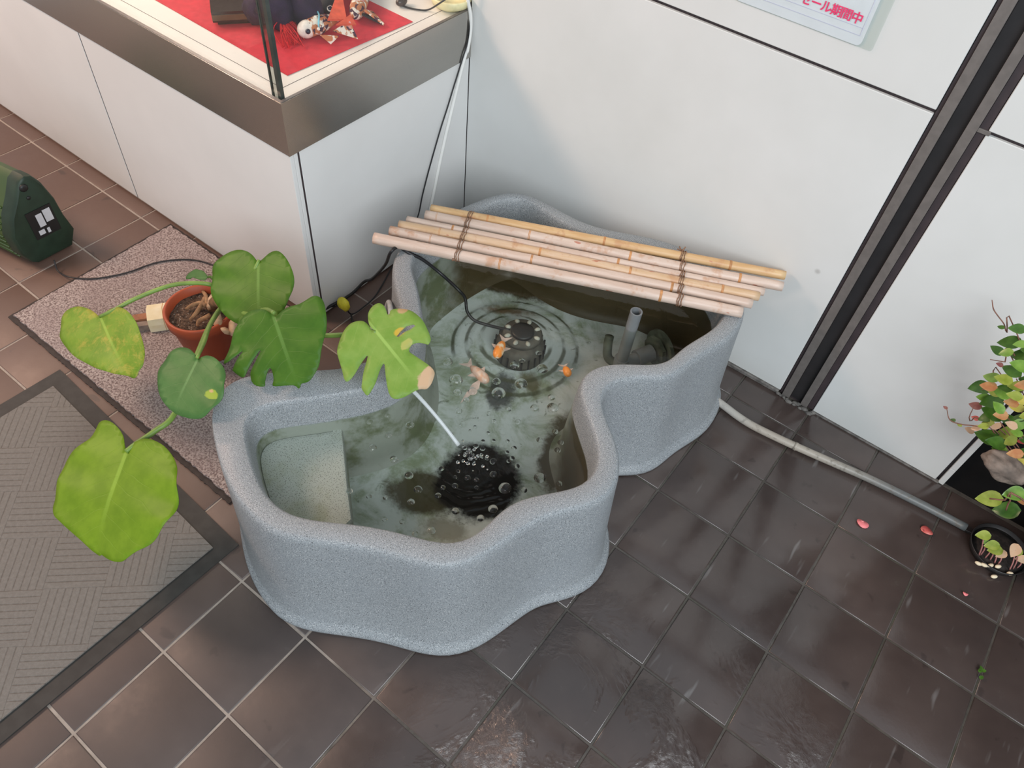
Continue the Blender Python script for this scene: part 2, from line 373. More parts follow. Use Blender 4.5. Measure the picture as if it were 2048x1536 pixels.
# black lacquer stand
M_lac = simple('black_lacquer', (0.012, 0.010, 0.010, 1), 0.18, 0.2)
M_purple = simple('purple_cloth', (0.022, 0.010, 0.032, 1), 0.9, 0.25, 60, 0.3)
a0 = at(428, 54, ZC); a1 = at(500, 50, ZC)
st = thing('lacquer_stand', (a0.x, a0.y, ZC), 'glossy black lacquer stand on red felt under the purple bundle', 'stand')
dx = (a1 - a0).normalized(); dy = Vector((-dx.y, dx.x, 0))
def oriented(name, o, u, v, l, wd, z0, z1, mat, parent):
    V = [o + u * a + v * c + Vector((0, 0, z)) - Vector((0, 0, o.z)) for z in (z0, z1) for (a, c) in ((0, 0), (l, 0), (l, wd), (0, wd))]
    return mesh(name, V, [(0, 1, 2, 3), (4, 7, 6, 5), (0, 4, 5, 1), (1, 5, 6, 2), (2, 6, 7, 3), (3, 7, 4, 0)], mat, parent)
oriented('foot', a0 + dx * .01 + dy * .01, dx, dy, 0.075, 0.14, ZC, ZC + .010, M_lac, st)
oriented('top', a0, dx, dy, 0.095, 0.16, ZC + .010, ZC + .035, M_lac, st)
oriented('rail', a0 + dx * .0 - dy * .002, dx, dy, 0.095, 0.006, ZC + .015, ZC + .028, simple('bronze_inlay', (0.10, 0.06, 0.03, 1), 0.3), st)
pc = at(545, 12, ZC + .05)
pb = thing('cloth_bundle', (pc.x, pc.y, ZC), 'dark purple knotted cloth bundle in front of the lacquer stand', 'cloth bundle')
pbz = pc.z
blob('bundle', (pc.x - .005, pc.y + .01, ZC + .052), (.060, .055, .054), M_purple, pb, amp=.38, freq=1.9)
blob('fold', (pc.x + .055, pc.y + .055, ZC + .045), (.040, .040, .045), M_purple, pb, amp=.2, freq=2.2)
blob('fold', (pc.x - .035, pc.y - .020, ZC + .035), (.035, .030, .034), M_purple, pb, amp=.25, freq=2.2)
# tassel
M_tas = simple('red_silk', srgb(212, 40, 46), 0.7, 0.2, 150, 0.3)
tg = at(575, 62, ZC + .012)
ts = thing('tassel', (tg.x, tg.y, ZC), 'red silk cord with a frayed tassel lying at the glass corner', 'tassel')
k1 = at(562, 35, ZC + .035)
tube('cord', [at(535, -20, ZC + .08), at(548, 10, ZC + .055), k1], .0032, M_tas, ts); tube('cord', [at(562, -20, ZC + .08), at(560, 8, ZC + .055), k1 + Vector((.003, 0, 0))], .0032, M_tas, ts)
blob('knot', k1, (.010, .010, .009), M_tas, ts, amp=.3, freq=3)
bm = bmesh.new(); sk = at(588, 82, ZC + .006)
for k in range(46):
    a = random.uniform(-1, 1); e = sk + Vector((random.gauss(0, .016), random.gauss(0, .016), 0)); e.z = ZC + .003
    mid = (k1 + e) / 2 + Vector((random.gauss(0, .008), random.gauss(0, .008), .006))
    V, F = tube_data(curve_pts([k1, mid, e], 3), .0011, 4); vs = [bm.verts.new(v) for v in V]
    for f in F: bm.faces.new([vs[q] for q in f])
fr_ = from_bm('fringe', bm, M_tas, ts, True); fr_['kind'] = 'stuff'
# cloth fish ornament
M_cream = simple('cream_crepe', (0.80, 0.74, 0.66, 1), 0.85, 0.1, 80, 0.2)
M_eye = simple('black_bead', (0.012, 0.012, 0.03, 1), 0.25)
M_orange = simple('coral_crepe', srgb(222, 92, 66), 0.85, 0.15, 60, 0.2)
M_blue = simple('pale_blue_cord', srgb(130, 196, 214), 0.6, 0.1)
t = NT('kimono_print'); v = t.node('TexVoronoi', in_Scale=70, in_Vector=t.pos())
c = t.mix(t.ramp(t.noise(65, 2), .42, .5), (0.78, 0.72, 0.62, 1), srgb(190, 120, 80)); c = t.mix(t.ramp(t.noise(48, 2, dist=.8), .56, .60), c, srgb(70, 40, 60)); c = t.mix(t.ramp(t.noise(30, 2), .6, .65), c, srgb(214, 150, 150))
M_print = t.done(t.pri(c, 0.85))
def fish(h, tl, hr, mats, label, fins, eye=None, ns=True):
    d = (tl - h); L = d.length; u = d.normalized(); side = u.cross(Vector((0, 0, 1))).normalized(); top = side.cross(u)
    f = thing('cloth_fish', ((h + tl) / 2) - Vector((0, 0, (h.z + tl.z) / 2 - ZC)), label, 'ornament')
    R = Matrix((u, side, top)).transposed()
    blob('head', h + u * (L * .12), (L * .20, hr * .95, hr), mats[0], f, R)
    V, F = tube_data(curve_pts([h + u * (L * k) for k in (.16, .35, .55, .75, .92, 1.0)], 4), [hr * q for q in [.98] * 4 + [1.05, 1.02, .98, .92, .84, .76, .68, .60, .50, .42, .35, .28, .2, .16, .14, .12, .1]], 14)
    mesh('body', V, F, mats[1], f, True)
    for (p, q, r_, m) in fins:
        n = (q - p).cross(r_ - p).normalized() * .0025
        mesh('fin', [p + n, q + n, r_ + n, p - n, q - n, r_ - n], [(0, 1, 2), (3, 5, 4), (0, 3, 4, 1), (1, 4, 5, 2), (2, 5, 3, 0)], m, f)
    if eye: 
        blob('eye', eye, (.0062, .0062, .0062), M_eye, f, sub=2)
    return f
z1 = ZC + .022
hd = at(603, 62, z1); tl = at(690, 30, z1 + .012)
F1 = fish(hd, tl, .021, (M_cream, M_print), 'small cloth fish ornament with cream head and black bead eye on red felt',
     [(at(655, 40, z1 + .03), at(680, -30, z1 + .05), at(693, 40, z1 + .02), M_orange), (at(665, 62, z1), at(716, 78, ZC + .003), at(700, 42, z1 + .02), M_print), (at(640, 70, z1), at(662, 88, ZC + .003), at(678, 72, z1), M_print), (at(672, 50, z1 + .02), at(712, 50, z1 + .01), at(700, 30, z1 + .025), M_orange)],
     at(616, 63, z1 + .020))
tube('cord', [at(633, 20, z1 + .03), at(638, 30, z1 + .028), at(637, 45, z1 + .026), at(638, 58, z1 + .01)], .0022, M_blue, F1)
blob('bead', at(631, 34, z1 + .026), (.0038,) * 3, M_cream, F1, sub=2); blob('bead', at(637, 58, z1 + .018), (.0038,) * 3, M_cream, F1, sub=2)
h2 = at(702, 34, z1); t2 = at(742, -40, z1 + .03)
M_dk = simple('black_crepe', (0.02, 0.017, 0.02, 1), 0.8, 0.3)
F2 = fish(at(712, 26, ZC + .022), at(745, -70, ZC + .03), .021, (M_print, M_print), 'printed kimono cloth fish ornament lying behind the cream headed one', [(at(722, 28, z1), at(765, 48, ZC + .004), at(742, 30, ZC + .006), M_dk), (at(728, 20, z1 + .01), at(768, 49, ZC + .008), at(745, 24, ZC + .012), M_print)])
F3 = fish(at(650, 13, ZC + .024), at(690, -60, ZC + .03), .024, (M_dk, M_dk), 'black cloth fish ornament with white ringed eye behind the cream one', [], at(660, 17, ZC + .047))
bm = bmesh.new()
V, F = tube_data([at(660 + 5 * math.cos(k / 9 * PI), 17 + 5 * math.sin(k / 9 * PI), ZC + .048) for k in range(19)], .0016, 5); mesh('eye_ring', V, F, M_cream, F3, True)
# pale dish with black lead at the back corner of the showcase
yl = at(885, 10, ZD + .02)
dish = lathe('dish', [(.03, 0), (.05, .012), (.055, .03), (.05, .033), (.045, .018), (.0, .012)], simple('pale_yellow_resin', (0.72, 0.66, 0.38, 1), 0.4), None, 28, (yl.x - .005, yl.y + .04, ZD + .0005))
tag(dish, 'pale yellow round dish at the back corner of the showcase deck', 'dish')
wv = thing('coiled_lead', (at(806, 4, ZD).x, at(806, 4, ZD).y, ZD), 'thin black lead curving across the cream showcase deck', 'cable')
tube('lead', [at(796, -25, ZD + .02), at(798, 4, ZD + .008), at(812, 14, ZD + .004), at(840, 20, ZD + .004), at(858, 19, ZD + .006), at(880, 6, ZD + .040), at(905, -12, ZD + .06)], .0022, M_black, wv)
blob('plug', at(803, 3, ZD + .012), (.012, .018, .011), simple('dark_brown_plastic', (.05, .035, .03, 1), .35), wv)
# ------------------------------------------------------------------ tub
OUT= [(-0.7339, -0.0741), (-0.6696, -0.114), (-0.5975, -0.1493), (-0.535, -0.1667), (-0.4761, -0.1711), (-0.4321, -0.1637), (-0.3844, -0.1369), (-0.3385, -0.1084), (-0.291, -0.0816), (-0.2403, -0.0585), (-0.1967, -0.0412), (-0.1581, -0.0185), (-0.1369, 0.0114), (-0.1232, 0.0514), (-0.1109, 0.1008), (-0.0904, 0.1762), (-0.0624, 0.2136), (-0.0367, 0.2489), (-0.0207, 0.2792), (-0.0179, 0.3101), (-0.0273, 0.343), (-0.0456, 0.3757), (-0.0706, 0.4042), (-0.1011, 0.4296), (-0.1356, 0.453), (-0.162, 0.4783), (-0.1748, 0.5096), (-0.1691, 0.5399), (-0.1456, 0.5751), (-0.1142, 0.6063), (-0.0816, 0.6274), (-0.0706, 0.6519), (-0.068, 0.692), (-0.0585, 0.7391), (-0.0419, 0.7936), (-0.0289, 0.8377), (-0.0321, 0.885), (-0.0379, 0.9229), (-0.0607, 0.9738), (-0.1082, 1.014), (-0.1785, 1.0494), (-0.2456, 1.0526), (-0.3054, 1.0373), (-0.3578, 1.0238), (-0.4392, 0.9811), (-0.5146, 0.9524), (-0.5931, 0.9498), (-0.6612, 0.9529), (-0.7077, 0.9478), (-0.7427, 0.9268), (-0.7702, 0.8766), (-0.7909, 0.8071), (-0.8077, 0.7258), (-0.8094, 0.6503), (-0.8091, 0.5848), (-0.8034, 0.5375), (-0.7832, 0.502), (-0.7369, 0.4551), (-0.693, 0.4239), (-0.6498, 0.3877), (-0.6158, 0.3564), (-0.5973, 0.3122), (-0.5964, 0.2641), (-0.6123, 0.2196), (-0.6339, 0.182), (-0.6921, 0.1236), (-0.7409, 0.0717), (-0.7739, 0.0211), (-0.7711, -0.0256)]
INN= [(-0.6783, -0.0376), (-0.6609, -0.0517), (-0.6187, -0.0782), (-0.5643, -0.1067), (-0.517, -0.1238), (-0.4723, -0.1277), (-0.4333, -0.1153), (-0.3934, -0.0919), (-0.3485, -0.061), (-0.2999, -0.0338), (-0.2481, -0.0103), (-0.2086, 0.0062), (-0.1793, 0.0274), (-0.1664, 0.0545), (-0.1614, 0.0921), (-0.1594, 0.1514), (-0.1383, 0.1914), (-0.1043, 0.2343), (-0.0802, 0.2661), (-0.0684, 0.2964), (-0.0716, 0.3293), (-0.0907, 0.3619), (-0.1165, 0.3904), (-0.1522, 0.4186), (-0.1876, 0.4491), (-0.2119, 0.4702), (-0.2288, 0.4987), (-0.2315, 0.5258), (-0.223, 0.552), (-0.208, 0.5766), (-0.1748, 0.6058), (-0.14, 0.6326), (-0.1132, 0.6561), (-0.1037, 0.6837), (-0.1054, 0.7135), (-0.1002, 0.7501), (-0.0839, 0.8054), (-0.0743, 0.856), (-0.0757, 0.8891), (-0.0921, 0.9226), (-0.1279, 0.9601), (-0.1895, 0.989), (-0.2605, 0.9999), (-0.3353, 0.9858), (-0.4154, 0.9436), (-0.4896, 0.9151), (-0.5643, 0.9087), (-0.636, 0.9182), (-0.6859, 0.9208), (-0.7156, 0.9134), (-0.7396, 0.8701), (-0.7588, 0.7885), (-0.7696, 0.7009), (-0.7708, 0.6254), (-0.7686, 0.5711), (-0.7364, 0.5145), (-0.6962, 0.4921), (-0.6534, 0.4525), (-0.6143, 0.4195), (-0.5775, 0.3802), (-0.5457, 0.3282), (-0.5281, 0.2767), (-0.5333, 0.2205), (-0.5619, 0.167), (-0.6062, 0.104), (-0.662, 0.0366), (-0.6837, 0.0076), (-0.6864, -0.0182)]
H = 0.345
def loop_spline(p, n):
    p = [Vector(q) for q in p]; m = len(p); o = []
    for k in range(m):
        p0, p1, p2, p3 = p[k - 1], p[k], p[(k + 1) % m], p[(k + 2) % m]
        for q in range(10):
            t = q / 10; o.append(.5 * ((2 * p1) + (p2 - p0) * t + (2 * p0 - 5 * p1 + 4 * p2 - p3) * t * t + (3 * p1 - p0 - 3 * p2 + p3) * t ** 3))
    L = [0.0]
    for k in range(len(o)): L.append(L[-1] + (o[(k + 1) % len(o)] - o[k]).length)
    res = []; j = 0
    for k in range(n):
        s = L[-1] * k / n
        while L[j + 1] < s: j += 1
        f = (s - L[j]) / max(1e-9, L[j + 1] - L[j]); res.append(o[j].lerp(o[(j + 1) % len(o)], f))
    for _ in range(4): res = [res[k - 1] * .25 + res[k] * .5 + res[(k + 1) % n] * .25 for k in range(n)]
    return res
def offset(lp, d):   # d > 0 is outward for a counter-clockwise loop
    n = len(lp); o = []
    for k in range(n):
        t = (lp[(k + 1) % n] - lp[k - 1]).normalized(); o.append(lp[k] + Vector((t.y, -t.x)) * d)
    for _ in range(2): o = [o[k - 1] * .25 + o[k] * .5 + o[(k + 1) % n] * .25 for k in range(n)]
    return o
def clampwall(lp): return [Vector((max(v.x, -1.032), min(v.y, WY - 0.0075))) for v in lp]
NO = 220
OL = loop_spline(OUT, NO); IL = loop_spline(INN, NO)
t = NT('speckled_granite_resin'); p = t.pos()
s1 = t.noise(560, 2, .5); s2 = t.noise(470, 2, .5)
c = t.mix(t.ramp(s1, .56, .64), (0.275, 0.297, 0.312, 1), (0.075, 0.08, 0.085, 1)); c = t.mix(t.math('MULTIPLY', t.ramp(s2, .56, .66), .8), c, (0.52, 0.53, 0.535, 1))
c = t.mix(t.math('MULTIPLY', t.ramp(t.noise(5, 4), .45, .7), .25), c, (0.26, 0.285, 0.31, 1))
sep = t.node('SeparateXYZ', i0=p)
# algae on the submerged wall, browner towards the back and right
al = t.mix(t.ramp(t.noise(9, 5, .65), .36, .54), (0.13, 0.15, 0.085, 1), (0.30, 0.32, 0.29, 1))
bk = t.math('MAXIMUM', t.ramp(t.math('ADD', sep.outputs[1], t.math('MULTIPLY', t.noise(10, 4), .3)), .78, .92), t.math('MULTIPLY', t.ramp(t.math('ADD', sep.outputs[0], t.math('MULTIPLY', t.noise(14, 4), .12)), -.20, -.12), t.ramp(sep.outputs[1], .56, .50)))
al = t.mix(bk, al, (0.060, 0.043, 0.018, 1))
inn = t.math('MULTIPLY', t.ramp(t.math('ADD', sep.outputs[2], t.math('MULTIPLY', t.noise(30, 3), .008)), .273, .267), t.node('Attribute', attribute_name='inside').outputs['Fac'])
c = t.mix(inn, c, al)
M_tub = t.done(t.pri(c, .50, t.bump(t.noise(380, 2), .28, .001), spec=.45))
def base_loop(d):   # the foot tucks in under the rim on the left side
    A = offset(OL, d); B = offset(OL, d * .22); o = []
    for k in range(NO):
        f = 1.0 if OL[k].y > .35 else max(0.0, min(1.0, .55 + (OL[k].x + .589) * 3.6))
        o.append(B[k].lerp(A[k], f))
    return clampwall(o)
bm = bmesh.new(); lay = bm.verts.layers.float.new('inside')
prof = [(.0335, .0), (.0375, .004), (.038, .011), (.034, .018), (.026, .024), (.021, .034), (.012, .15), (.004, .28), (.002, .322), (.0005, .334), (-.003, .341), (-.008, .3448)]
rings = []
for d, z in prof:
    rings.append([bm.verts.new((v.x, v.y, z)) for v in base_loop(d)])
irings = []
iprof = [(.006, .3448), (.002, .3415), (-.001, .335), (-.004, .32), (-.010, .24), (-.020, .11), (-.028, .090), (-.045, .082)]
for d, z in iprof: irings.append([bm.verts.new((v.x, v.y, z)) for v in offset(IL, d)])
def skin(bm, A, B):
    n = len(A)
    for k in range(n): bm.faces.new((A[k], A[(k + 1) % n], B[(k + 1) % n], B[k]))
for a, b_ in zip(rings, rings[1:]): skin(bm, a, b_)
for a, b_ in zip(irings, irings[1:]): skin(bm, a, b_)
for f_ in bm.faces: f_.smooth = True
def loop_edges(R): return [bm.edges.get((R[k], R[(k + 1) % len(R)])) for k in range(len(R))]
bmesh.ops.triangle_fill(bm, edges=loop_edges(rings[-1]) + loop_edges(irings[0]), use_beauty=True)
bmesh.ops.triangle_fill(bm, edges=loop_edges(rings[0]), use_beauty=True)
cen = sum((v.co for v in irings[-1]), Vector()) / NO
for ring in irings:
    for v in ring: v[lay] = 1.0
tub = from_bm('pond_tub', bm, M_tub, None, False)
for q in tub.data.polygons:
    if abs(q.normal.z) < .995: q.use_smooth = True
tub.data.set_sharp_from_angle(angle=math.radians(60))
tag(tub, 'grey speckled wavy-edged pond tub standing in the wall corner', 'pond tub')
# tub floor with algae, sediment and painted dark reflections
WZ, FZ = 0.268, 0.085
def poly_fill(name, lp, z, mat, parent=None, step=0.02, up=True, thick=0.0, zf=None):
    pts = [Vector((v.x, v.y)) for v in lp]; n = len(pts)
    x0, x1 = min(v.x for v in pts), max(v.x for v in pts); y0, y1 = min(v.y for v in pts), max(v.y for v in pts)
    def inside(x, y):
        c = False
        for k in range(n):
            a, b = pts[k], pts[k - 1]
            if (a.y > y) != (b.y > y) and x < (b.x - a.x) * (y - a.y) / (b.y - a.y) + a.x: c = not c
        return c
    g = list(pts); x = x0
    while x < x1:
        y = y0
        while y < y1:
            if inside(x, y) and min((Vector((x, y)) - q).length for q in pts[::3]) > step * .4: g.append(Vector((x, y)))
            y += step
        x += step
    vs, es, fs, *_ = delaunay_2d_cdt(g, [(k, (k + 1) % n) for k in range(n)], [], 1, 1e-6)
    fs = [f for f in fs if inside(sum(vs[k].x for k in f) / 3, sum(vs[k].y for k in f) / 3)]
    V = [(v.x, v.y, z if zf is None else zf(v.x, v.y)) for v in vs]
    me = bpy.data.meshes.new(name); me.from_pydata(V, [], [tuple(f) for f in fs]); me.update()
    bm = bmesh.new(); bm.from_mesh(me); 
    for f in bm.faces:
        if (f.normal.z < 0) == up: f.normal_flip()
    bm.to_mesh(me); bm.free()
    return finish(name, me, mat, parent, True)
PUMP = at(1046, 668, .165); PC = at(1030, 694, FZ)
def bot(x, y):
    r = (Vector((x, y)) - Vector((PC.x, PC.y))).length; z = FZ
    for R_, h in ((.165, .010), (.128, .010), (.092, .010)):
        z += h * max(0, min(1, (R_ - r) / .012 + .5))
    return z
t = NT('algae_and_reflection_floor'); p = t.pos()
c = t.mix(t.noise(6, 5, .6), (0.50, 0.545, 0.54, 1), (0.62, 0.66, 0.66, 1))
alg = t.ramp(t.noise(7.5, 6, .68, dist=.5), .44, .66); c = t.mix(t.math('MULTIPLY', alg, .82), c, (0.19, 0.235, 0.12, 1))
alg2 = t.ramp(t.noise(26, 5, .7, dist=1.0), .60, .70); c = t.mix(t.math('MULTIPLY', alg2, .6), c, (0.07, 0.085, 0.04, 1))
mpp = t.node('Mapping'); t.put(mpp.inputs[0], p)
wob = t.math('MULTIPLY', t.math('SUBTRACT', t.noise(16, 5, .7), .5), .065)
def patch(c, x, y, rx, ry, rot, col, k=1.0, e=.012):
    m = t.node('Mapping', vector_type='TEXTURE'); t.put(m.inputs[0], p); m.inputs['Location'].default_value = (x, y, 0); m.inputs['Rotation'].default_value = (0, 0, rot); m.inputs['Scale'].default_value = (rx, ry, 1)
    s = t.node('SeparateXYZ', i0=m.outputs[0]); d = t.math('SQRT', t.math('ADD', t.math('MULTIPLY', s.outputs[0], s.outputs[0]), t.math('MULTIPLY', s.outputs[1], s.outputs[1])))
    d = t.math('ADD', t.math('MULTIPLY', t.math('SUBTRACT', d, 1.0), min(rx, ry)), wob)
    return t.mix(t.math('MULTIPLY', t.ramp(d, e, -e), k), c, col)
BR = (0.050, 0.036, 0.012, 1); BK = (0.007, 0.006, 0.005, 1); GB = (0.085, 0.075, 0.025, 1)  # brown patches paint the water's dark reflections onto the tub floor
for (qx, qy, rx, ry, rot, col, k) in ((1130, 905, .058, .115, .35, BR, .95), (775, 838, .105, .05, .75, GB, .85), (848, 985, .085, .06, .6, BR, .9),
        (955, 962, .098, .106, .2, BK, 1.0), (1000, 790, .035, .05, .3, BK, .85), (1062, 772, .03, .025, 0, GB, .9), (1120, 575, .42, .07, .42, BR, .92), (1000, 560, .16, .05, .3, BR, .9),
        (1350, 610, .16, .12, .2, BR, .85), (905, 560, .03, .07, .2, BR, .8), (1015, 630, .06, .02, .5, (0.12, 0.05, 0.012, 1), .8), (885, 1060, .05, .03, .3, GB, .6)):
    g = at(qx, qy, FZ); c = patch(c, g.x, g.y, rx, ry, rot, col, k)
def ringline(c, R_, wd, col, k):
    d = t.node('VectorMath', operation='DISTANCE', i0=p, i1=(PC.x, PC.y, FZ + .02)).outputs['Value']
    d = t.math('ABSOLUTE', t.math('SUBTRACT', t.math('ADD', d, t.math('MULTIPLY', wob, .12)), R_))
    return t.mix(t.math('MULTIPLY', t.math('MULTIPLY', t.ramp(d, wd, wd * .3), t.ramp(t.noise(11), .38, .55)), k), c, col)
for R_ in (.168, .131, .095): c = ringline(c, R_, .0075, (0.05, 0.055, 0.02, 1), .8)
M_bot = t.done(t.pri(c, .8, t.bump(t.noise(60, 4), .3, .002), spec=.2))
fl = poly_fill('tub_floor', offset(IL, -.030), FZ, M_bot, tub, .012, zf=bot); fl['label'] = 'tub floor with algae, stepped rings and painted dark reflections'
# shallow shelf at the left end
SZ = 0.236
inner = offset(IL, -.0095)
edge_px = [(682, 800), (684, 850), (690, 920), (696, 980), (704, 1040)]
E_ = [at(a, b, SZ) for a, b in edge_px]
def left_of(v):
    qx, qy = px((v.x, v.y, SZ)); 
    for (a, b), (c_, d_) in zip(edge_px, edge_px[1:]):
        if b <= qy <= d_: return qx < a + (c_ - a) * (qy - b) / (d_ - b)
    return qx < (edge_px[0][0] if qy < edge_px[0][1] else edge_px[-1][0])
idx = [k for k in range(NO) if left_of(inner[k]) and inner[k].x < -.40 and inner[k].y < .12]
st_ = next(k for k in idx if (k - 1) % NO not in idx); run = []
k = st_
while k in idx: run.append(inner[k]); k = (k + 1) % NO
arc = curve_pts([Vector((v.x, v.y, 0)) for v in (E_[::-1] if (run[-1] - Vector((E_[-1].x, E_[-1].y))).length < (run[-1] - Vector((E_[0].x, E_[0].y))).length else E_)], 5)
sh = run + [Vector((v.x, v.y)) for v in arc]
t = NT('shelf_resin'); nz = t.noise(420, 2)
c = t.mix(t.ramp(nz, .55, .64), (0.42, 0.445, 0.43, 1), (0.20, 0.21, 0.20, 1)); c = t.mix(t.math('MULTIPLY', t.ramp(t.noise(7, 5, .6), .42, .68), .7), c, (0.22, 0.24, 0.13, 1))
M_shelf = t.done(t.pri(c, .7))
bm = bmesh.new()
scen = sum((Vector((v.x, v.y)) for v in sh), Vector((0, 0))) / len(sh)
lv = []
for (sc, z) in ((1.0, FZ - .0), (1.0, SZ - .008), (.975, SZ - .001), (.90, SZ), ): lv.append([bm.verts.new((scen.x + (v.x - scen.x) * sc, scen.y + (v.y - scen.y) * sc, z)) for v in sh])
for a, b_ in zip(lv, lv[1:]): skin(bm, a, b_)
bm.faces.new(lv[-1])
so = from_bm('shelf', bm, M_shelf, tub, False)

# ------------------------------------------------------------------ water
JET_E = at(917, 890, WZ); JET_S = at(806, 762, .362); SPL = at(940, 912, WZ)
t = NT('pond_water'); p = t.pos()
d = t.node('VectorMath', operation='DISTANCE', i0=p, i1=(SPL.x, SPL.y, WZ)).outputs['Value']
ringw = t.math('MULTIPLY', t.math('SINE', t.math('MULTIPLY', t.math('ADD', d, t.math('MULTIPLY', t.noise(14, 3), .03)), 330.0)), t.ramp(d, .30, .0))
h = t.math('ADD', t.math('MULTIPLY', ringw, .40), t.math('MULTIPLY', t.noise(22, 3, .5), 1.2)); h = t.math('ADD', h, t.math('MULTIPLY', t.math('MULTIPLY', t.noise(120, 3, .6), t.ramp(d, .10, .02)), 3.0))
nb = t.bump(h, .30, .0022)
M_water = water_like('pond_water', (0.93, 0.96, 0.92, 1), 1.33, .015, nb, 0.0, t)
wtr = poly_fill('pond_water', offset(IL, -.0066), WZ, M_water, None, .03)
tag(wtr, 'clear greenish water filling the grey pond tub', 'water'); wtr['kind'] = 'stuff'
# ---- bubbles
t = NT('bubble_film'); gb_ = t.node('BsdfGlass', in_IOR=1.38, in_Roughness=0.0, in_Color=(1, 1, 1, 1)); M_bub = t.done(gb_.outputs[0])
M_bub2 = M_bub
bub = bmesh.new(); bmesh.ops.create_uvsphere(bub, u_segments=14, v_segments=9, radius=1)
bmesh.ops.delete(bub, geom=[v for v in bub.verts if v.co.z < -.15], context='VERTS'); BM_ = bpy.data.meshes.new('bubble'); bub.to_mesh(BM_); bub.free(); BM_.materials.append(M_bub)
for q in BM_.polygons: q.use_smooth = True
BUB = [(895,725,10),(912,762,13),(915,786,8),(945,784,9),(933,801,6),(1029,732,9),(1044,722,6),(1077,707,6),(1084,739,11),(993,764,8),(997,788,13),(1042,769,12),(1102,796,7),(1105,817,11),(1069,817,8),(1018,819,5),(977,828,5),(988,844,5),(1036,845,6),(917,823,7),
 (740,845,6),(775,832,5),(820,851,8),(777,872,7),(745,897,8),(788,920,8),(818,952,8),(836,980,8),(822,1005,7),(876,992,6),(886,976,5),(910,973,6),(935,957,6),(883,938,5),(916,943,4),(910,955,4),(953,961,5),(987,950,7),(987,924,7),(975,917,5),(1010,978,12),(911,1023,7),(986,1019,9),(961,1037,7),(1048,981,6),(1079,957,11),(1118,968,6),(1110,864,6),(1121,886,6),(1115,901,6),(1079,881,6),(1028,897,5),(1024,917,5),(1017,923,4),(1034,933,5),(738,994,5),(771,996,5),(699,983,6),(863,1062,8),(804,1044,5),(769,1039,5),(830,1068,6),
 (921,851,3),(950,855,4),(976,867,4),(940,862,3),(1015,883,4),(987,882,4),(966,883,4),(905,869,3),(952,893,5),(965,898,5),(930,897,4),(766,801,4),(953,976,4),(1014,905,4)]
BIG = {(912,762): 'big clear bubble just left of the pinkish goldfish', (997,788): 'big clear bubble on the small dark patch right of the pinkish goldfish', (1084,739): 'large clear bubble floating right of the round pump', (1042,769): 'large clear bubble on green algae below the pump', (1105,817): 'larger of two bubbles stacked by the right rim bend', (1102,796): 'smaller upper one of two bubbles by the right rim bend',
 (895,725): 'clear bubble left of the pump, uppermost at the left', (1029,732): 'clear bubble at the foot of the round pump', (1010,978): 'large bubble at the right edge of the round black patch', (1079,957): 'large bubble between the black patch and right rim', (986,1019): 'clear bubble at the lower right of the black patch', (945,784): 'clear bubble sitting over the long fin of the pinkish goldfish', (993,764): 'clear bubble close to the head of the pinkish goldfish', (699,983): 'clear bubble at the shelf edge', (1118,968): 'clear bubble in the right corner below the rim', (863,1062): 'clear bubble nearest the front rim', (745,897): 'clear bubble highest of those right of the shelf edge', (836,980): 'clear bubble on the brown painted patch left of the black patch'}
def bubble_label(o, x, y, r):
    if (x, y) in BIG: tag(o, BIG[(x, y)], 'bubble', 'bubbles floating on the pond water'); return
    sz = 'tiny' if r < 5 else 'small'
    if y < 850 and x > 860: w_ = ('floating between pump and jet', 'bubbles between pump and jet')
    elif 865 < x < 1012 and y > 915: w_ = ('floating over the round black patch', 'bubbles over the black patch')
    elif x > 1040: w_ = ('floating near the right rim of the tub', 'bubbles near the right rim')
    elif x < 860: w_ = ('floating right of the shelf in the front basin', 'bubbles in the front basin')
    else: w_ = ('floating around the falling jet of water', 'bubbles around the jet')
    tag(o, sz + ' clear bubble ' + w_[0], 'bubble', sz + ' ' + w_[1])
for (bx, by, br) in BUB:
    c_ = at(bx, by, WZ); r_ = br * (c_ - CAM).length / FPX * 1.1
    o = bpy.data.objects.new('bubble', BM_); COL.objects.link(o); o.location = (c_.x, c_.y, WZ + .0004); o.scale = (r_, r_, r_ * .85)
    bubble_label(o, bx, by, br)
# ---- water jet with its clear hose
M_jet = NT('jet_water'); a = M_jet.node('BsdfTransparent', in_Color=(.95, .97, .98, 1)); b2_ = M_jet.pri((.78, .82, .84, 1), .15); mx = M_jet.node('MixShader'); mx.inputs[0].default_value = .55
M_jet.l.new(a.outputs[0], mx.inputs[1]); M_jet.l.new(b2_, mx.inputs[2]); M_jet = M_jet.done(mx.outputs[0])
jp = []
for k in range(9):
    s = k / 8; q = JET_S.lerp(JET_E, s); q.z = JET_S.z + (WZ - JET_S.z) * (s * .55 + s * s * .45); jp.append(q)
jet = tube('water_jet', jp, [.0046, .0045, .0044, .0042, .0040, .0040, .0040, .0042, .0045], M_jet, None, 10, 3)
tag(jet, 'thin pale stream of water falling into the pond beside the browned leaf', 'water jet')
M_hose = simple('clear_hose', (.55, .56, .55, 1), .3)
hs = tube('spout_hose', [at(700, 700, .008), at(735, 668, .03), at(768, 625, .14), at(778, 604, .25), at(783, 640, .368), at(792, 700, .372), JET_S], .0062, M_hose, None, 10, 5)
tag(hs, 'pale thin hose rising over the tub rim behind the splitting leaf', 'hose')
bm = bmesh.new()
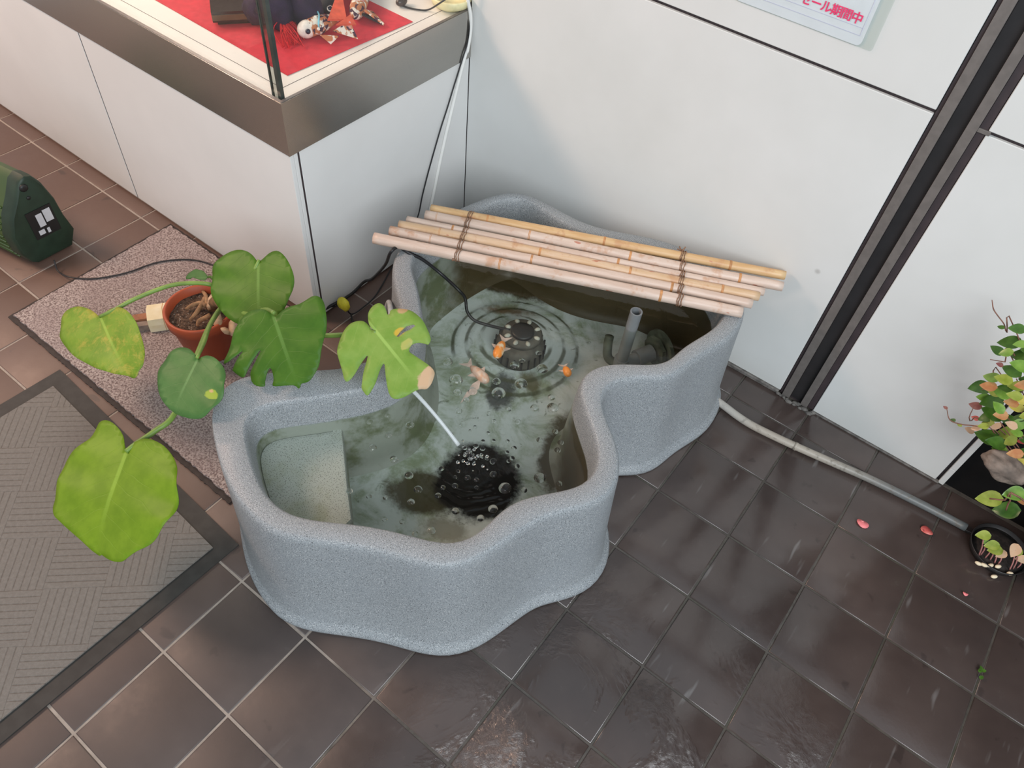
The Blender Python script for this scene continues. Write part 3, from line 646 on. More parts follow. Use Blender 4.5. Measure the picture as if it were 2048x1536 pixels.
for k in range(70):
    r_ = random.uniform(.0010, .0034); an = random.uniform(0, 2 * PI); q = abs(random.gauss(0, .020)); g = bmesh.ops.create_icosphere(bm, subdivisions=1, radius=r_)
    c_ = SPL + Vector((math.cos(an) * q, math.sin(an) * q * .8, random.uniform(0, .004)))
    for v in g['verts']: v.co = Vector((v.co.x * 1.5, v.co.y * 1.5, v.co.z)) + c_
fo_ = from_bm('foam', bm, M_bub, None, True); tag(fo_, 'white foam where the jet hits the dark patch of water', 'foam'); fo_['kind'] = 'stuff'
# ---- pump
M_pump = simple('dull_pump_plastic', (.075, .070, .058, 1), .7, .3, 40, .2); M_nub = simple('pale_pump_stud', (.40, .40, .35, 1), .6, .2); M_blk = simple('black_plastic', (.012, .012, .012, 1), .45)
pf = PUMP.copy(); pbz = FZ + .028
pump = thing('pond_pump', (pf.x, pf.y, pbz), 'round black pond pump with pale studs under water', 'pump')
bx_, by_ = pf.x + .006, pf.y - .018
lathe('body', [(.064, pbz - pbz), (.066, .010), (.064, .03), (.060, .045), (.050, .052), (0, .052)], M_pump, pump, 28, (bx_, by_, pbz))
lathe('top_plate', [(.052, 0), (.052, .010), (.047, .014), (0, .014)], M_pump, pump, 28, (bx_ - .004, by_ + .012, pbz + .050))
lathe('intake_disc', [(.030, 0), (.030, .007), (.026, .010), (0, .010)], M_blk, pump, 24, (bx_ - .004, by_ + .012, pbz + .063))
for k in range(8):
    a = k / 8 * 2 * PI + .2; c_ = Vector((bx_ - .004 + .041 * math.cos(a), by_ + .012 + .041 * math.sin(a), pbz + .064))
    blob('stud', c_, (.0088, .0062, .005), M_nub, pump, Matrix.Rotation(a, 3, 'Z'), amp=.2, freq=2, sub=2)
for k in range(22):
    a = k / 22 * 2 * PI; c_ = Vector((bx_ + .0655 * math.cos(a), by_ + .0655 * math.sin(a), pbz + .022)); box('rib', c_ - Vector((.002, .002, .016)), c_ + Vector((.002, .002, .016)), M_blk, pump)
# ---- pvc overflow pipe
M_pvc = simple('grey_pvc', (.20, .215, .225, 1), .4, .08, 20)
pt = at(1273, 623, .325); pb_ = at(1252, 690, FZ + .055)
base = Vector((pt.x - .004, pt.y + .004, FZ + .03))
pv = thing('drain_pipe', (base.x, base.y, FZ), 'open grey pvc overflow pipe standing in the pond water', 'pipe')
def hollow(name, A, B, r0, r1, mat, parent, n=24):
    A, B = Vector(A), Vector(B); u = (B - A).normalized(); s = u.orthogonal().normalized(); q = u.cross(s); V = []; F = []
    rows = [(A, r0), (B, r0), (B, r1), (A, r1)]
    for (P, r_) in rows:
        for k in range(n): V.append(P + (s * math.cos(2 * PI * k / n) + q * math.sin(2 * PI * k / n)) * r_)
    for k in range(4):
        for j in range(n): F.append((k * n + j, k * n + (j + 1) % n, ((k + 1) % 4) * n + (j + 1) % n, ((k + 1) % 4) * n + j))
    o = mesh(name, V, F, mat, parent); return autosmooth(o)
hollow('riser', base + Vector((0, 0, .0)), pt, .0150, .0115, M_pvc, pv)
hollow('socket', base - Vector((0, 0, .012)), base + Vector((0, 0, .035)), .0195, .012, M_pvc, pv)
dirR = (at(1335, 660, base.z) - at(1252, 690, base.z)).normalized()
hollow('elbow_arm', base + Vector((0, 0, .008)), base + dirR * .055 + Vector((0, 0, .008)), .0175, .012, M_pvc, pv)
hollow('coupling', base + dirR * .05 + Vector((0, 0, .010)), base + dirR * .098 + Vector((0, 0, .012)), .0225, .014, M_pvc, pv)
M_alg = simple('algae_coated_pvc', (.10, .115, .085, 1), .7, .35, 30)
hollow('flange', base + dirR * .105 + Vector((0, 0, .012)), base + dirR * .116 + Vector((0, 0, .012)), .042, .012, M_alg, pv, 8)
hollow('flange', base + dirR * .122 + Vector((0, 0, .012)), base + dirR * .132 + Vector((0, 0, .012)), .055, .012, M_alg, pv)
tube('side_arm', [base + Vector((0, 0, .004)), base + Vector((-.035, -.004, .012)), base + Vector((-.052, .012, .035)), base + Vector((-.057, .020, .060))], .012, M_alg, pv, 12)
# ---- fish
def goldfish(h, tl, r_, cols, label, extra=None):
    u = (tl - h); L = u.length; u.normalize(); side = Vector((-u.y, u.x, 0)).normalized(); R = Matrix((u, side, u.cross(side))).transposed()
    f = thing('goldfish', ((h.x + tl.x) / 2, (h.y + tl.y) / 2, h.z), label, 'fish')
    V, F = tube_data(curve_pts([h, h.lerp(tl, .12), h.lerp(tl, .3), h.lerp(tl, .55), h.lerp(tl, .72)], 4), [r_ * q for q in (.25, .5, .68, .8, .88, .95, 1, 1, 1, .98, .95, .9, .82, .72, .6, .45, .3)], 12)
    mesh('body', V, F, cols[0], f, True)
    for s in (-1, 1):
        a = h.lerp(tl, .66); b_ = tl + side * s * r_ * 1.3; c_ = h.lerp(tl, .88)
        n = Vector((0, 0, .0012)); mesh('tail_fin', [a + n, b_ + n, c_ + n, a - n, b_ - n, c_ - n], [(0, 1, 2), (3, 5, 4), (0, 3, 4, 1), (1, 4, 5, 2), (2, 5, 3, 0)], cols[1], f)
        a = h.lerp(tl, .3) + side * s * r_ * .8; b_ = h.lerp(tl, .5) + side * s * r_ * 1.9; c_ = h.lerp(tl, .5) + side * s * r_ * .7
        mesh('side_fin', [a + n, b_ + n, c_ + n, a - n, b_ - n, c_ - n], [(0, 1, 2), (3, 5, 4), (0, 3, 4, 1), (1, 4, 5, 2), (2, 5, 3, 0)], cols[1], f)
        blob('eye', h.lerp(tl, .1) + side * s * r_ * .55 + Vector((0, 0, r_ * .2)), (r_ * .16,) * 3, M_blk, f, sub=1)
    return f
def fishmat(name, a, b_, sc=60): t = NT(name); return t.done(t.pri(t.mix(t.ramp(t.noise(sc, 2), .45, .58), a, b_), .35))
OR = (0.86, 0.27, 0.035, 1)
M_f1 = fishmat('orange_white_scales', OR, (0.80, 0.62, 0.45, 1), 45); M_f2 = fishmat('pink_scales', (.62, .36, .26, 1), (.62, .46, .40, 1)); M_fin = fishmat('pale_pink_fin', (.50, .38, .34, 1), (.60, .46, .42, 1))
goldfish(at(992, 714, .252), at(1012, 672, .235), .0125, (M_f1, M_fin), 'orange and white goldfish beside the round pump')
g2 = goldfish(at(976, 764, .250), at(930, 722, .235), .0130, (M_f2, M_fin), 'pinkish goldfish with long trailing fins near the middle of the pond')
n = Vector((0, 0, .0012)); q = [at(962, 758, .246), at(945, 768, .244), at(930, 790, .24), at(921, 806, .238), at(938, 792, .242), at(958, 777, .245)]
mesh('long_fin', [v + n for v in q] + [v - n for v in q], [(0, 1, 2, 3, 4, 5), (11, 10, 9, 8, 7, 6)] + [(k, (k + 1) % 6, 6 + (k + 1) % 6, 6 + k) for k in range(6)], M_fin, g2)
goldfish(at(1138, 751, .255), at(1126, 728, .245), .0095, (simple('orange_scales', OR, .35), M_fin), 'small orange goldfish close to the right rim')
# ------------------------------------------------------------------ bamboo
def cane_mat(name, a, b):
    t = NT(name); m = t.node('Mapping', vector_type='TEXTURE'); t.put(m.inputs[0], t.pos()); m.inputs['Rotation'].default_value = (0, 0, .43); m.inputs['Scale'].default_value = (9, 1, 1)
    c = t.mix(t.ramp(t.noise(95, 3, .6, m.outputs[0]), .3, .7), a, b)
    c = t.mix(t.math('MULTIPLY', t.ramp(t.noise(16, 4, .7), .54, .68), .6), c, srgb(186, 136, 98))
    m2 = t.node('Mapping', vector_type='TEXTURE'); t.put(m2.inputs[0], t.pos()); m2.inputs['Rotation'].default_value = (0, 0, .43); m2.inputs['Scale'].default_value = (3, 1, 1)
    c = t.mix(t.math('MULTIPLY', t.ramp(t.noise(70, 2, .5, m2.outputs[0]), .70, .74), .7), c, srgb(176, 92, 62))
    return t.done(t.pri(c, .42, t.bump(t.noise(90, 2, .5, m.outputs[0]), .15, .001)))
MC = {'p': cane_mat('pink_bamboo', srgb(200, 176, 160), srgb(214, 194, 180)), 'y': cane_mat('golden_bamboo', srgb(200, 160, 112), srgb(214, 182, 138)), 'm': cane_mat('tan_bamboo', srgb(202, 168, 130), srgb(212, 184, 156))}
M_node = simple('bamboo_node', srgb(190, 136, 88), .6, .25, 80); M_cut = simple('cut_bamboo_end', srgb(214, 160, 126), .7, .2, 90); M_twine = simple('brown_twine', srgb(140, 108, 86), .85, .35, 200, .4)
CANES = [((748,476),(1484,625),.362,.358,.0130,'p',(1004,1329)), ((780,461),(1504,608),.361,.360,.0112,'p',(865,1071,1346)), ((798,450),(1518,593),.362,.364,.0112,'m',(884,1089,1264,1446)),
         ((814,440),(1528,584),.361,.364,.0098,'p',(915,1240)), ((851,430),(1565,573),.362,.371,.0118,'p',(873,1066,1269,1476)), ((862,418),(1570,551),.362,.378,.0112,'y',(985,1214,1469))]
mid = at(1160, 520, .36)
bam = thing('bamboo_screen', (mid.x, mid.y, .347), 'row of six bamboo canes lashed with twine lying across the pond tub', 'bamboo')
cdat = []
for (a, b_, z0, z1, r_, mk, nodes) in CANES:
    A, B = at(a[0], a[1], z0), at(b_[0], b_[1], z1); n = 60; P = []; Rr = []
    ks = [(q - a[0]) / (b_[0] - a[0]) for q in nodes]; sag = random.uniform(-.003, .003)
    for k in range(n + 1):
        s = k / n; q = A.lerp(B, s); q += Vector((-.4, .9, 0)) * sag * math.sin(s * PI * 2)
        P.append(q); Rr.append(1.06 * r_ * (1.03 - .06 * s) * (1 + .05 * sum(math.exp(-((s - t_) / .010) ** 2) for t_ in ks)))
    V, F = tube_data(P, Rr, 14); c_ = mesh('cane', V, F, [MC[mk], M_cut], bam, True)
    for q in c_.data.polygons[-2:]: q.material_index = 1; q.use_smooth = False
    u = (B - A).normalized()
    for t_ in ks:
        q = P[min(n, max(0, round(t_ * n)))]; V, F = tube_data([q - u * .0030, q - u * .0012, q, q + u * .0014, q + u * .0032], [r_ * 1.10, r_ * 1.145, r_ * 1.11, r_ * 1.15, r_ * 1.09], 14, False)
        mesh('node_ring', V, F, M_node, c_, True)
    cdat.append((A, B, r_))
for (p0, p1, kn) in (((945, 420), (912, 516), 1), ((1369, 500), (1361, 612), 0)):
    rows = []
    bm = bmesh.new()
    for (A, B, r_) in cdat:
        best = min((k / 400 for k in range(401)), key=lambda s: (lambda q: abs((q[0] - p0[0]) * (p1[1] - p0[1]) - (q[1] - p0[1]) * (p1[0] - p0[0])))(px(A.lerp(B, s) + Vector((0, 0, r_)))))
        q = A.lerp(B, best); u = (B - A).normalized(); s_ = u.orthogonal().normalized(); w_ = u.cross(s_)
        for dd in (-.0052, -.0012, .0042):
            ring = [q + u * (dd + random.uniform(-.001, .001) + .0012 * math.sin(k)) + (s_ * math.cos(k / 16 * 2 * PI) + w_ * math.sin(k / 16 * 2 * PI)) * (r_ * 1.07 + .0015) for k in range(17)]
            V, F = tube_data(ring, .0013, 5, False); vs = [bm.verts.new(v) for v in V]
            for f in F: bm.faces.new([vs[k] for k in f])
        rows.append((q, r_))
    e = rows[-1 if not kn else 0]; top = e[0] + (Vector((-.004, .010, e[1] * .4)) if not kn else Vector((0, -.012, -.006)))
    for k in range(5):
        ring = [top + Vector((random.gauss(0, .004), random.gauss(0, .004), random.gauss(0, .003))) for _ in range(4)] + [top + Vector((random.uniform(-.02, .015), random.uniform(-.016, .014), random.uniform(-.004, .008)))]
        V, F = tube_data(curve_pts(ring, 4), .0018, 5); vs = [bm.verts.new(v) for v in V]
        for f in F: bm.faces.new([vs[q] for q in f])
    from_bm('twine_lashing', bm, M_twine, bam, True)

# ------------------------------------------------------------------ mats
t = NT('speckled_carpet'); nz = t.noise(210, 3, .7)
c = t.mix(t.ramp(nz, .36, .62), (0.15, 0.108, 0.104, 1), (0.47, 0.40, 0.375, 1)); c = t.mix(t.math('MULTIPLY', t.ramp(t.noise(12, 3), .35, .7), .4), c, (0.27, 0.21, 0.205, 1))
M_rug = t.done(t.pri(c, .95, t.bump(nz, .9, .004), spec=.1)); M_rubber = simple('dark_brown_rubber', (0.028, 0.020, 0.018, 1), .7, .3, 60, .3)
BASE_L = base_loop(.042)
cand = [v for v in BASE_L if v.x < -.60 and -.086 < v.y < .25]; cand.sort(key=lambda v: v.y)
right = [Vector((min(v.x, -.76) if v.y < -.05 else v.x, v.y)) for v in cand]
def slab(name, lp, z0, z1, mat, parent=None, jag=0.0):
    n = len(lp); pts = []
    for k in range(n):
        a, b = lp[k], lp[(k + 1) % n]; m = max(1, int((b - a).length / .008)) if jag else 1
        for q in range(m): pts.append(a.lerp(b, q / m) + (Vector((random.uniform(-jag, jag), random.uniform(-jag, jag))) if jag else Vector((0, 0))))
    bm = bmesh.new(); lo = [bm.verts.new((v.x, v.y, z0)) for v in pts]; hi = [bm.verts.new((v.x, v.y, z1)) for v in pts]; skin(bm, lo, hi)
    for L in (lo, hi): bmesh.ops.triangle_fill(bm, edges=[bm.edges.get((L[k], L[(k + 1) % len(L)])) for k in range(len(L))], use_beauty=True)
    return from_bm(name, bm, mat, parent)
rx0, ry0, ry1 = -1.655, -.0800, .4300
ctop = right[-1]
rug_lp = [Vector((rx0, ry0)), Vector((right[0].x, ry0))] + right + [Vector((-1.00, ctop.y + .02)), Vector((-1.00, ry1)), Vector((rx0 - .01, ry1))]
rug = thing('speckled_mat', (-1.3, .17, 0), 'pinkish grey speckled carpet mat under the terracotta pot', 'mat')
slab('pile', rug_lp, .0045, .0105, M_rug, rug, .0022)
edge_lp = [Vector((rx0 - .012, ry0 - .013)), Vector((right[0].x, ry0 - .013))] + right + [Vector((-1.00, ctop.y + .02)), Vector((-1.00, ry1 + .009)), Vector((rx0 - .022, ry1 + .009))]
slab('backing', edge_lp, .0006, .0045, M_rubber, rug, .0012)
t = NT('ribbed_carpet'); m = t.node('Mapping'); t.put(m.inputs[0], t.pos()); m.inputs['Rotation'].default_value = (0, 0, PI / 4 + .05); m.inputs['Scale'].default_value = (8.2, 8.2, 8.2)
s = t.node('SeparateXYZ', i0=m.outputs[0]); u_, v_ = s.outputs[0], s.outputs[1]
ck = t.math('MODULO', t.math('ADD', t.math('FLOOR', t.math('ADD', u_, 40)), t.math('FLOOR', t.math('ADD', v_, 40))), 2.0)
sel = t.math('ADD', t.math('MULTIPLY', u_, ck), t.math('MULTIPLY', v_, t.math('SUBTRACT', 1.0, ck)))
rib = t.math('ABSOLUTE', t.math('SINE', t.math('MULTIPLY', sel, PI * 8)))
g = t.ramp(rib, .05, .40)
c = t.mix(g, (0.125, 0.112, 0.10, 1), (0.175, 0.162, 0.148, 1)); c = t.mix(t.math('MULTIPLY', t.ramp(t.noise(140, 3, .7), .4, .65), .3), c, (0.24, 0.225, 0.21, 1))
M_ribbed = t.done(t.pri(c, .95, t.bump(t.math('ADD', t.math('MULTIPLY', g, .6), t.math('MULTIPLY', t.noise(350, 2), .5)), .4, .003), spec=.1))
M_border = simple('black_rubber_border', (0.030, 0.029, 0.027, 1), .65, .15, 40, .1)
mat_t = thing('ribbed_mat', (-1.03, -.5, 0), 'grey ribbed entrance mat with black rubber border', 'mat')
ia = [Vector((-1.360, -.152)), Vector((-1.385, -.98)), Vector((-.722, -1.02)), Vector((-.698, -.189))]
oa = [Vector((-1.400, -.109)), Vector((-1.428, -1.02)), Vector((-.684, -1.06)), Vector((-.6615, -.148))]
slab('rubber_border', oa, .0006, .0045, M_border, mat_t); slab('ribbed_pile', ia, .0045, .0085, M_ribbed, mat_t)

# ------------------------------------------------------------------ cords and pipes
M_cord = simple('black_cord', (0.012, 0.012, 0.014, 1), .45, .2); M_wcord = simple('white_cord', (.82, .82, .79, 1), .45, .03)
XS = CXF + .004
pc_ = tube('pump_cord', [at(650, 618, .02), at(700, 590, .055), at(728, 564, .10), at(745, 557, .14), at(770, 530, .27), at(781, 505, .351), at(797, 494, .3535), at(818, 506, .347), at(845, 519, .325), at(880, 546, .280), at(914, 577, .262), at(930, 596, .235), at(934, 622, .205), at(948, 640, .185), at(975, 650, .172), at(1020, 661, FZ + .09)], .0042, M_cord, None, 8, 6)
tag(pc_, 'black pump cord looping over the tub rim into the water', 'cord')
cc = thing('black_cord', (CXF + .01, .9, .3), 'thin black cord hanging down the showcase corner with a yellow tag', 'cord')
tube('cord', [on_x(938, -25, XS + .003), on_x(940, 30, XS + .003), on_x(936, 80, XS + .003), on_x(926, 114, XS + .003), on_x(908, 172, XS), on_x(895, 215, XS), on_x(880, 262, XS), on_x(860, 332, XS), on_x(845, 390, XS + .002), on_x(835, 435, XS + .008), on_x(810, 490, XS + .012), at(782, 538, .010), at(752, 590, .008), at(722, 618, .008), at(702, 628, .012), at(688, 612, .045), at(672, 612, .03), at(654, 615, .012)], .0022, M_cord, cc, 6, 6)
tube('cord', [at(702, 628, .012), at(708, 645, .010), at(735, 652, .008), at(745, 668, .008)], .0028, M_cord, cc, 6, 5)
ty = at(687, 608, .05); M_yel = simple('yellow_tape', srgb(222, 210, 60), .5, .12, 60)
tag_o = blob('tag', ty, (.021, .013, .024), M_yel, cc, amp=.25, freq=1.7, sub=2); tag_o['label'] = 'yellow tape tag'
wc = tube('white_cord', [on_x(935, -30, XS + .002), on_x(936, 2, XS + .002), on_x(941, 30, XS + .004), on_x(941, 62, XS + .004), on_x(935, 100, XS + .004), on_x(930, 112, XS + .001), on_x(914, 175, XS), on_x(886, 295, XS), on_x(866, 392, XS), on_x(858, 428, XS + .002), on_x(848, 462, XS + .006)], .0050, M_wcord, None, 8, 6)
tag(wc, 'white cord running down the corner beside the black cord', 'cord')
gc = tube('thin_cord', [at(108, 520, .03), at(116, 542, .010), at(135, 553, .014), at(165, 557, .0145), at(200, 556, .0145), at(255, 545, .0145), at(310, 526, .0145), at(360, 519, .0145), at(400, 522, .0145), at(440, 536, .0145), at(500, 566, .0145)], .0023, M_cord, None, 6, 6)
tag(gc, 'thin dark cord lying across the speckled mat from the green case', 'cord')
t = NT('grey_hose'); sep = t.node('SeparateXYZ', i0=t.pos()); nz = t.noise(60, 4, .7)
c = t.mix(t.ramp(sep.outputs[0], .22, .52), (.42, .37, .31, 1), (.13, .14, .14, 1)); c = t.mix(t.math('MULTIPLY', t.ramp(nz, .52, .66), .6), c, (.12, .10, .075, 1)); c = t.mix(t.math('MULTIPLY', t.ramp(sep.outputs[0], .12, .02), .6), c, (.50, .49, .46, 1))
M_grey = t.done(t.pri(c, .38))
dp = thing('floor_pipe', (.3, .96, 0), 'grey pipe lying on wet tiles along the white wall base', 'pipe')
tube('pipe', [at(1418, 790, .0105), at(1446, 810, .0105), at(1475, 832, .0105), at(1505, 851, .0105), at(1545, 871, .0105), at(1590, 892, .0105), at(1665, 925, .0105), at(1740, 958, .0105), at(1850, 1012, .0105), at(1932, 1055, .0105)], .0104, M_grey, dp, 12, 6)
q = at(1588, 891, .0105); q2 = at(1594, 894, .0105)
V, F = tube_data([q, q2], .0114, 14); mesh('joint_ring', V, F, M_grey, dp, True)

# ------------------------------------------------------------------ potted monstera
M_pot = simple('terracotta_plastic', srgb(168, 76, 44), .5, .1, 12); M_pot2 = M_pot
t = NT('potting_soil'); nz = t.noise(130, 4, .7); c = t.mix(t.ramp(nz, .35, .65), (.035, .020, .013, 1), (.16, .10, .065, 1)); c = t.mix(t.ramp(t.noise(230, 2), .66, .70), c, (.5, .46, .4, 1)); M_soil = t.done(t.pri(c, .95, t.bump(nz, 1.0, .006)))
PX_, PY_, PR, PH = -1.172, .191, .0865, .15
mon = thing('potted_monstera', (PX_, PY_, .0105), 'broad leaved monstera plant in terracotta pot beside the pond tub', 'plant')
lathe('pot', [(.060, 0), (.062, .002), (PR - .006, PH - .034), (PR, PH - .032), (PR + .001, PH - .003), (PR - .002, PH), (PR - .007, PH - .002), (PR - .010, PH - .03), (.07, .10), (0, .10)], M_pot, mon, 48, (PX_, PY_, .0106))
def soilz(x, y): return .135 + .006 * noise.noise(Vector((x * 40, y * 40, 0)))
V, F = [], []
for a in range(8):
    for s in range(28):
        r_ = (PR - .0095) * a / 7; x, y = PX_ + r_ * math.cos(s / 28 * 2 * PI), PY_ + r_ * math.sin(s / 28 * 2 * PI); V.append((x, y, soilz(x, y)))
for a in range(7):
    for s in range(28): F.append((a * 28 + s, a * 28 + (s + 1) % 28, a * 28 + 28 + (s + 1) % 28, a * 28 + 28 + s))
mesh('soil', V, F, M_soil, mon, True)
M_root = simple('tan_root', srgb(150, 116, 84), .85, .3, 90, .4); M_husk = simple('dry_pale_husk', srgb(206, 172, 138), .8, .2, 60, .2); M_trunk = simple('brown_trunk', srgb(120, 92, 62), .85, .35, 60, .6)
for P in ([(372, 618), (385, 610), (402, 606), (412, 612)], [(380, 640), (393, 625), (404, 608), (410, 596)], [(395, 652), (398, 642), (410, 636), (420, 630)], [(405, 582), (412, 592), (414, 606), (420, 618)]):
    tube('root', [at(x, y, .142 + .012 * (k > 0)) for k, (x, y) in enumerate(P)], [.004, .0055, .006, .006], M_root, mon, 7, 4)
tube('trunk', [at(424, 618, .125), at(428, 606, .165), at(436, 604, .20), at(446, 612, .24)], [.016, .015, .013, .008], M_trunk, mon, 10, 4)
for (x, y, z, r_, l) in ((435, 640, .165, .014, .03), (452, 662, .165, .013, .028), (424, 600, .175, .012, .024), (464, 655, .175, .010, .022)):
    blob('husk', at(x, y, z), (r_, r_ * .55, l), M_husk, mon, Matrix.Rotation(random.uniform(-.8, .8), 3, 'X') @ Matrix.Rotation(random.uniform(-.8, .8), 3, 'Y'), amp=.35, freq=1.5, sub=2)
def leaf_mat(name, dark, light, mott=None, brown=None, yedge=0.0, back=None, stain=None):
    t = NT(name); uv = t.node('UVMap').outputs[0]; s = t.node('SeparateXYZ', i0=uv); u_, v_ = s.outputs[0], s.outputs[1]
    au = t.math('ABSOLUTE', u_); c = t.mix(t.ramp(t.noise(22, 4, .6), .3, .7), dark, light)
    if mott: c = t.mix(t.math('MULTIPLY', t.ramp(t.noise(3.4, 5, .8, uv, .3), .46, .66), t.ramp(au, .46, .25)), c, mott)
    ph = t.math('ADD', t.math('SUBTRACT', t.math('MULTIPLY', v_, 5.6), t.math('MULTIPLY', au, 5.0)), t.math('ADD', t.math('MULTIPLY', t.noise(2.2, 2, .5, uv), 1.3), t.math('MULTIPLY', t.math('GREATER_THAN', u_, 0.0), .37))); fr = t.math('ABSOLUTE', t.math('SUBTRACT', t.math('FRACT', t.math('ADD', ph, 9.0)), .5))
    vein = t.math('MULTIPLY', t.ramp(fr, .045, .01), t.ramp(au, .42, .10)); rib = t.ramp(au, .020, .008)
    vv = t.math('MAXIMUM', t.math('MULTIPLY', vein, .13), t.math('MULTIPLY', rib, t.ramp(v_, 1.0, .25)))
    lc = tuple(min(1, q * 1.5 + .05) for q in light[:3]) + (1,)
    c = t.mix(t.math('MULTIPLY', vv, .55), c, lc)
    if brown:
        for (bu, bv, br_, col) in brown:
            d = t.node('VectorMath', operation='DISTANCE', i0=uv, i1=(bu, bv, 0)).outputs['Value']; d = t.math('ADD', d, t.math('MULTIPLY', t.math('SUBTRACT', t.noise(5, 4, .7, uv), .5), .12))
            c = t.mix(t.ramp(d, br_ + .015, br_ - .01), c, col)
    h = t.math('ADD', t.math('MULTIPLY', vein, -.8), t.math('MULTIPLY', t.noise(60, 2), .3))
    p = t.pri(c, .48, t.bump(h, .22, .0018), spec=.30)
    tr_ = t.node('BsdfTranslucent'); t.put(tr_.inputs[0], c); mx = t.node('MixShader'); mx.inputs[0].default_value = .22; t.l.new(p, mx.inputs[1]); t.l.new(tr_.outputs[0], mx.inputs[2])
    return t.done(mx.outputs[0])
def leaf(z, sc, off, outl, notch, tip, hgt, nrm, mat, fold=.10, droop=.12, hole=None, wav=.012, lab=None, step=.012):
    tr = lambda p: (off[0] + p[0] / sc, off[1] + p[1] / sc)
    O = [tr(p) for p in outl]; cx = sum(p[0] for p in O) / len(O); cy = sum(p[1] for p in O) / len(O)
    n = Vector(nrm).normalized(); c0 = at(cx, cy, hgt); P = [on_plane(x, y, c0, n) for x, y in O]
    N_ = on_plane(*tr(notch), c0, n); T_ = on_plane(*tr(tip), c0, n); L = (T_ - N_).length; ev = (T_ - N_).normalized(); eu = ev.cross(n)
    to2 = lambda p: Vector(((p - N_).dot(eu), (p - N_).dot(ev)))
    Q = [to2(p) for p in P]; sm = []
    m = len(Q)
    for k in range(m):
        p0, p1, p2, p3 = Q[k - 1], Q[k], Q[(k + 1) % m], Q[(k + 2) % m]
        for q in range(3):
            s = q / 3; sm.append(.5 * ((2 * p1) + (p2 - p0) * s + (2 * p0 - 5 * p1 + 4 * p2 - p3) * s * s + (3 * p1 - p0 - 3 * p2 + p3) * s ** 3) if q else p1)
    loops = [sm]
    if hole: loops.append([to2(on_plane(*tr(p), c0, n)) for p in hole])
    def inside(pt, lp):
        c = False
        for k in range(len(lp)):
            a, b = lp[k], lp[k - 1]
            if (a.y > pt.y) != (b.y > pt.y) and pt.x < (b.x - a.x) * (pt.y - a.y) / (b.y - a.y) + a.x: c = not c
        return c
    vs = []; es = []
    for lp in loops:
        b0 = len(vs); vs += lp; es += [(b0 + k, b0 + (k + 1) % len(lp)) for k in range(len(lp))]
    x0, x1 = min(v.x for v in sm), max(v.x for v in sm); y0, y1 = min(v.y for v in sm), max(v.y for v in sm)
    nb = len(vs); y = y0
    while y < y1:
        x = -step * int(-x0 / step + 1)
        while x < x1:
            q = Vector((x, y))
            if inside(q, sm) and min((q - v).length for v in vs[:nb]) > step * .35: vs.append(q)
            x += step
        y += step
    ov, oe, of, *_ = delaunay_2d_cdt(vs, es, [], 0, 1e-6)
    fs = []
    for f in of:
        g_ = (ov[f[0]] + ov[f[1]] + ov[f[2]]) / 3
        if inside(g_, sm) and not (hole and inside(g_, loops[1])): fs.append(f)
    W = max(-x0, x1); V = []
    for q in ov:
        un, vn = q.x / W, q.y / L
        d = W * (fold * (abs(un) ** 1.3) - droop * (max(0, vn - .35) ** 2) - fold * .9 * un * un + wav * 6 * math.sin(vn * 14 + un * 3) * abs(un) ** 1.5 * .5) - .0016 * (abs(un) < .05)
        V.append(N_ + eu * q.x + ev * q.y + n * d)
    me = bpy.data.meshes.new('leaf'); me.from_pydata([tuple(v) for v in V], [], [tuple(f) for f in fs]); me.update()
    uvl = me.uv_layers.new(name='UVMap')
    for lp_ in me.loops: q = ov[lp_.vertex_index]; uvl.data[lp_.index].uv = (q.x / (2 * W), q.y / L)
    o = finish('leaf', me, mat, mon, True); md = o.modifiers.new('thickness', 'SOLIDIFY'); md.thickness = .0010; md.offset = -1
    if lab: o['label'] = lab
    return N_
G1, G2 = (0.068, 0.175, 0.012, 1), (0.098, 0.225, 0.018, 1)
ML1 = leaf_mat('mid_green_leaf', G1, G2); ML2 = leaf_mat('deep_green_leaf', (.050, .145, .012, 1), (.076, .188, .018, 1))
ML3 = leaf_mat('light_green_leaf', (.20, .36, .055, 1), (.28, .43, .09, 1), None, [(-.16, .22, .05, (.66, .46, .06, 1)), (-.15, .43, .06, (.48, .50, .14, 1)), (-.33, -.01, .055, (.58, .40, .2, 1)), (-.13, 1.03, .155, (.66, .47, .30, 1)), (.10, 1.12, .09, (.62, .44, .28, 1))])
ML4 = leaf_mat('mottled_yellow_leaf', (.16, .30, .022, 1), (.23, .37, .035, 1), (.42, .40, .06, 1))
ML5 = leaf_mat('blue_green_leaf', (.070, .180, .045, 1), (.10, .225, .062, 1), None, [(-.36, .52, .075, (.34, .46, .05, 1)), (-.34, .47, .018, (.62, .42, .2, 1))])
ML6 = leaf_mat('lime_green_leaf', (.15, .275, .008, 1), (.205, .345, .016, 1))
up = (0.12, -0.30, 0.9)
n1 = leaf(0, 4.954, (400, 480), [(575,215),(620,190),(690,130),(760,108),(820,140),(880,220),(925,310),(937,390),(915,500),(880,600),(840,670),(780,745),(690,810),(600,850),(520,860),(450,850),(380,835),(300,790),(220,720),(150,620),(118,500),(112,400),(130,300),(170,220),(240,150),(320,110),(400,98),(470,115),(520,150),(555,195)], (575,212), (570,860), .350, (-.02, -.55, .83), ML1, lab='large heart shaped leaf without splits')
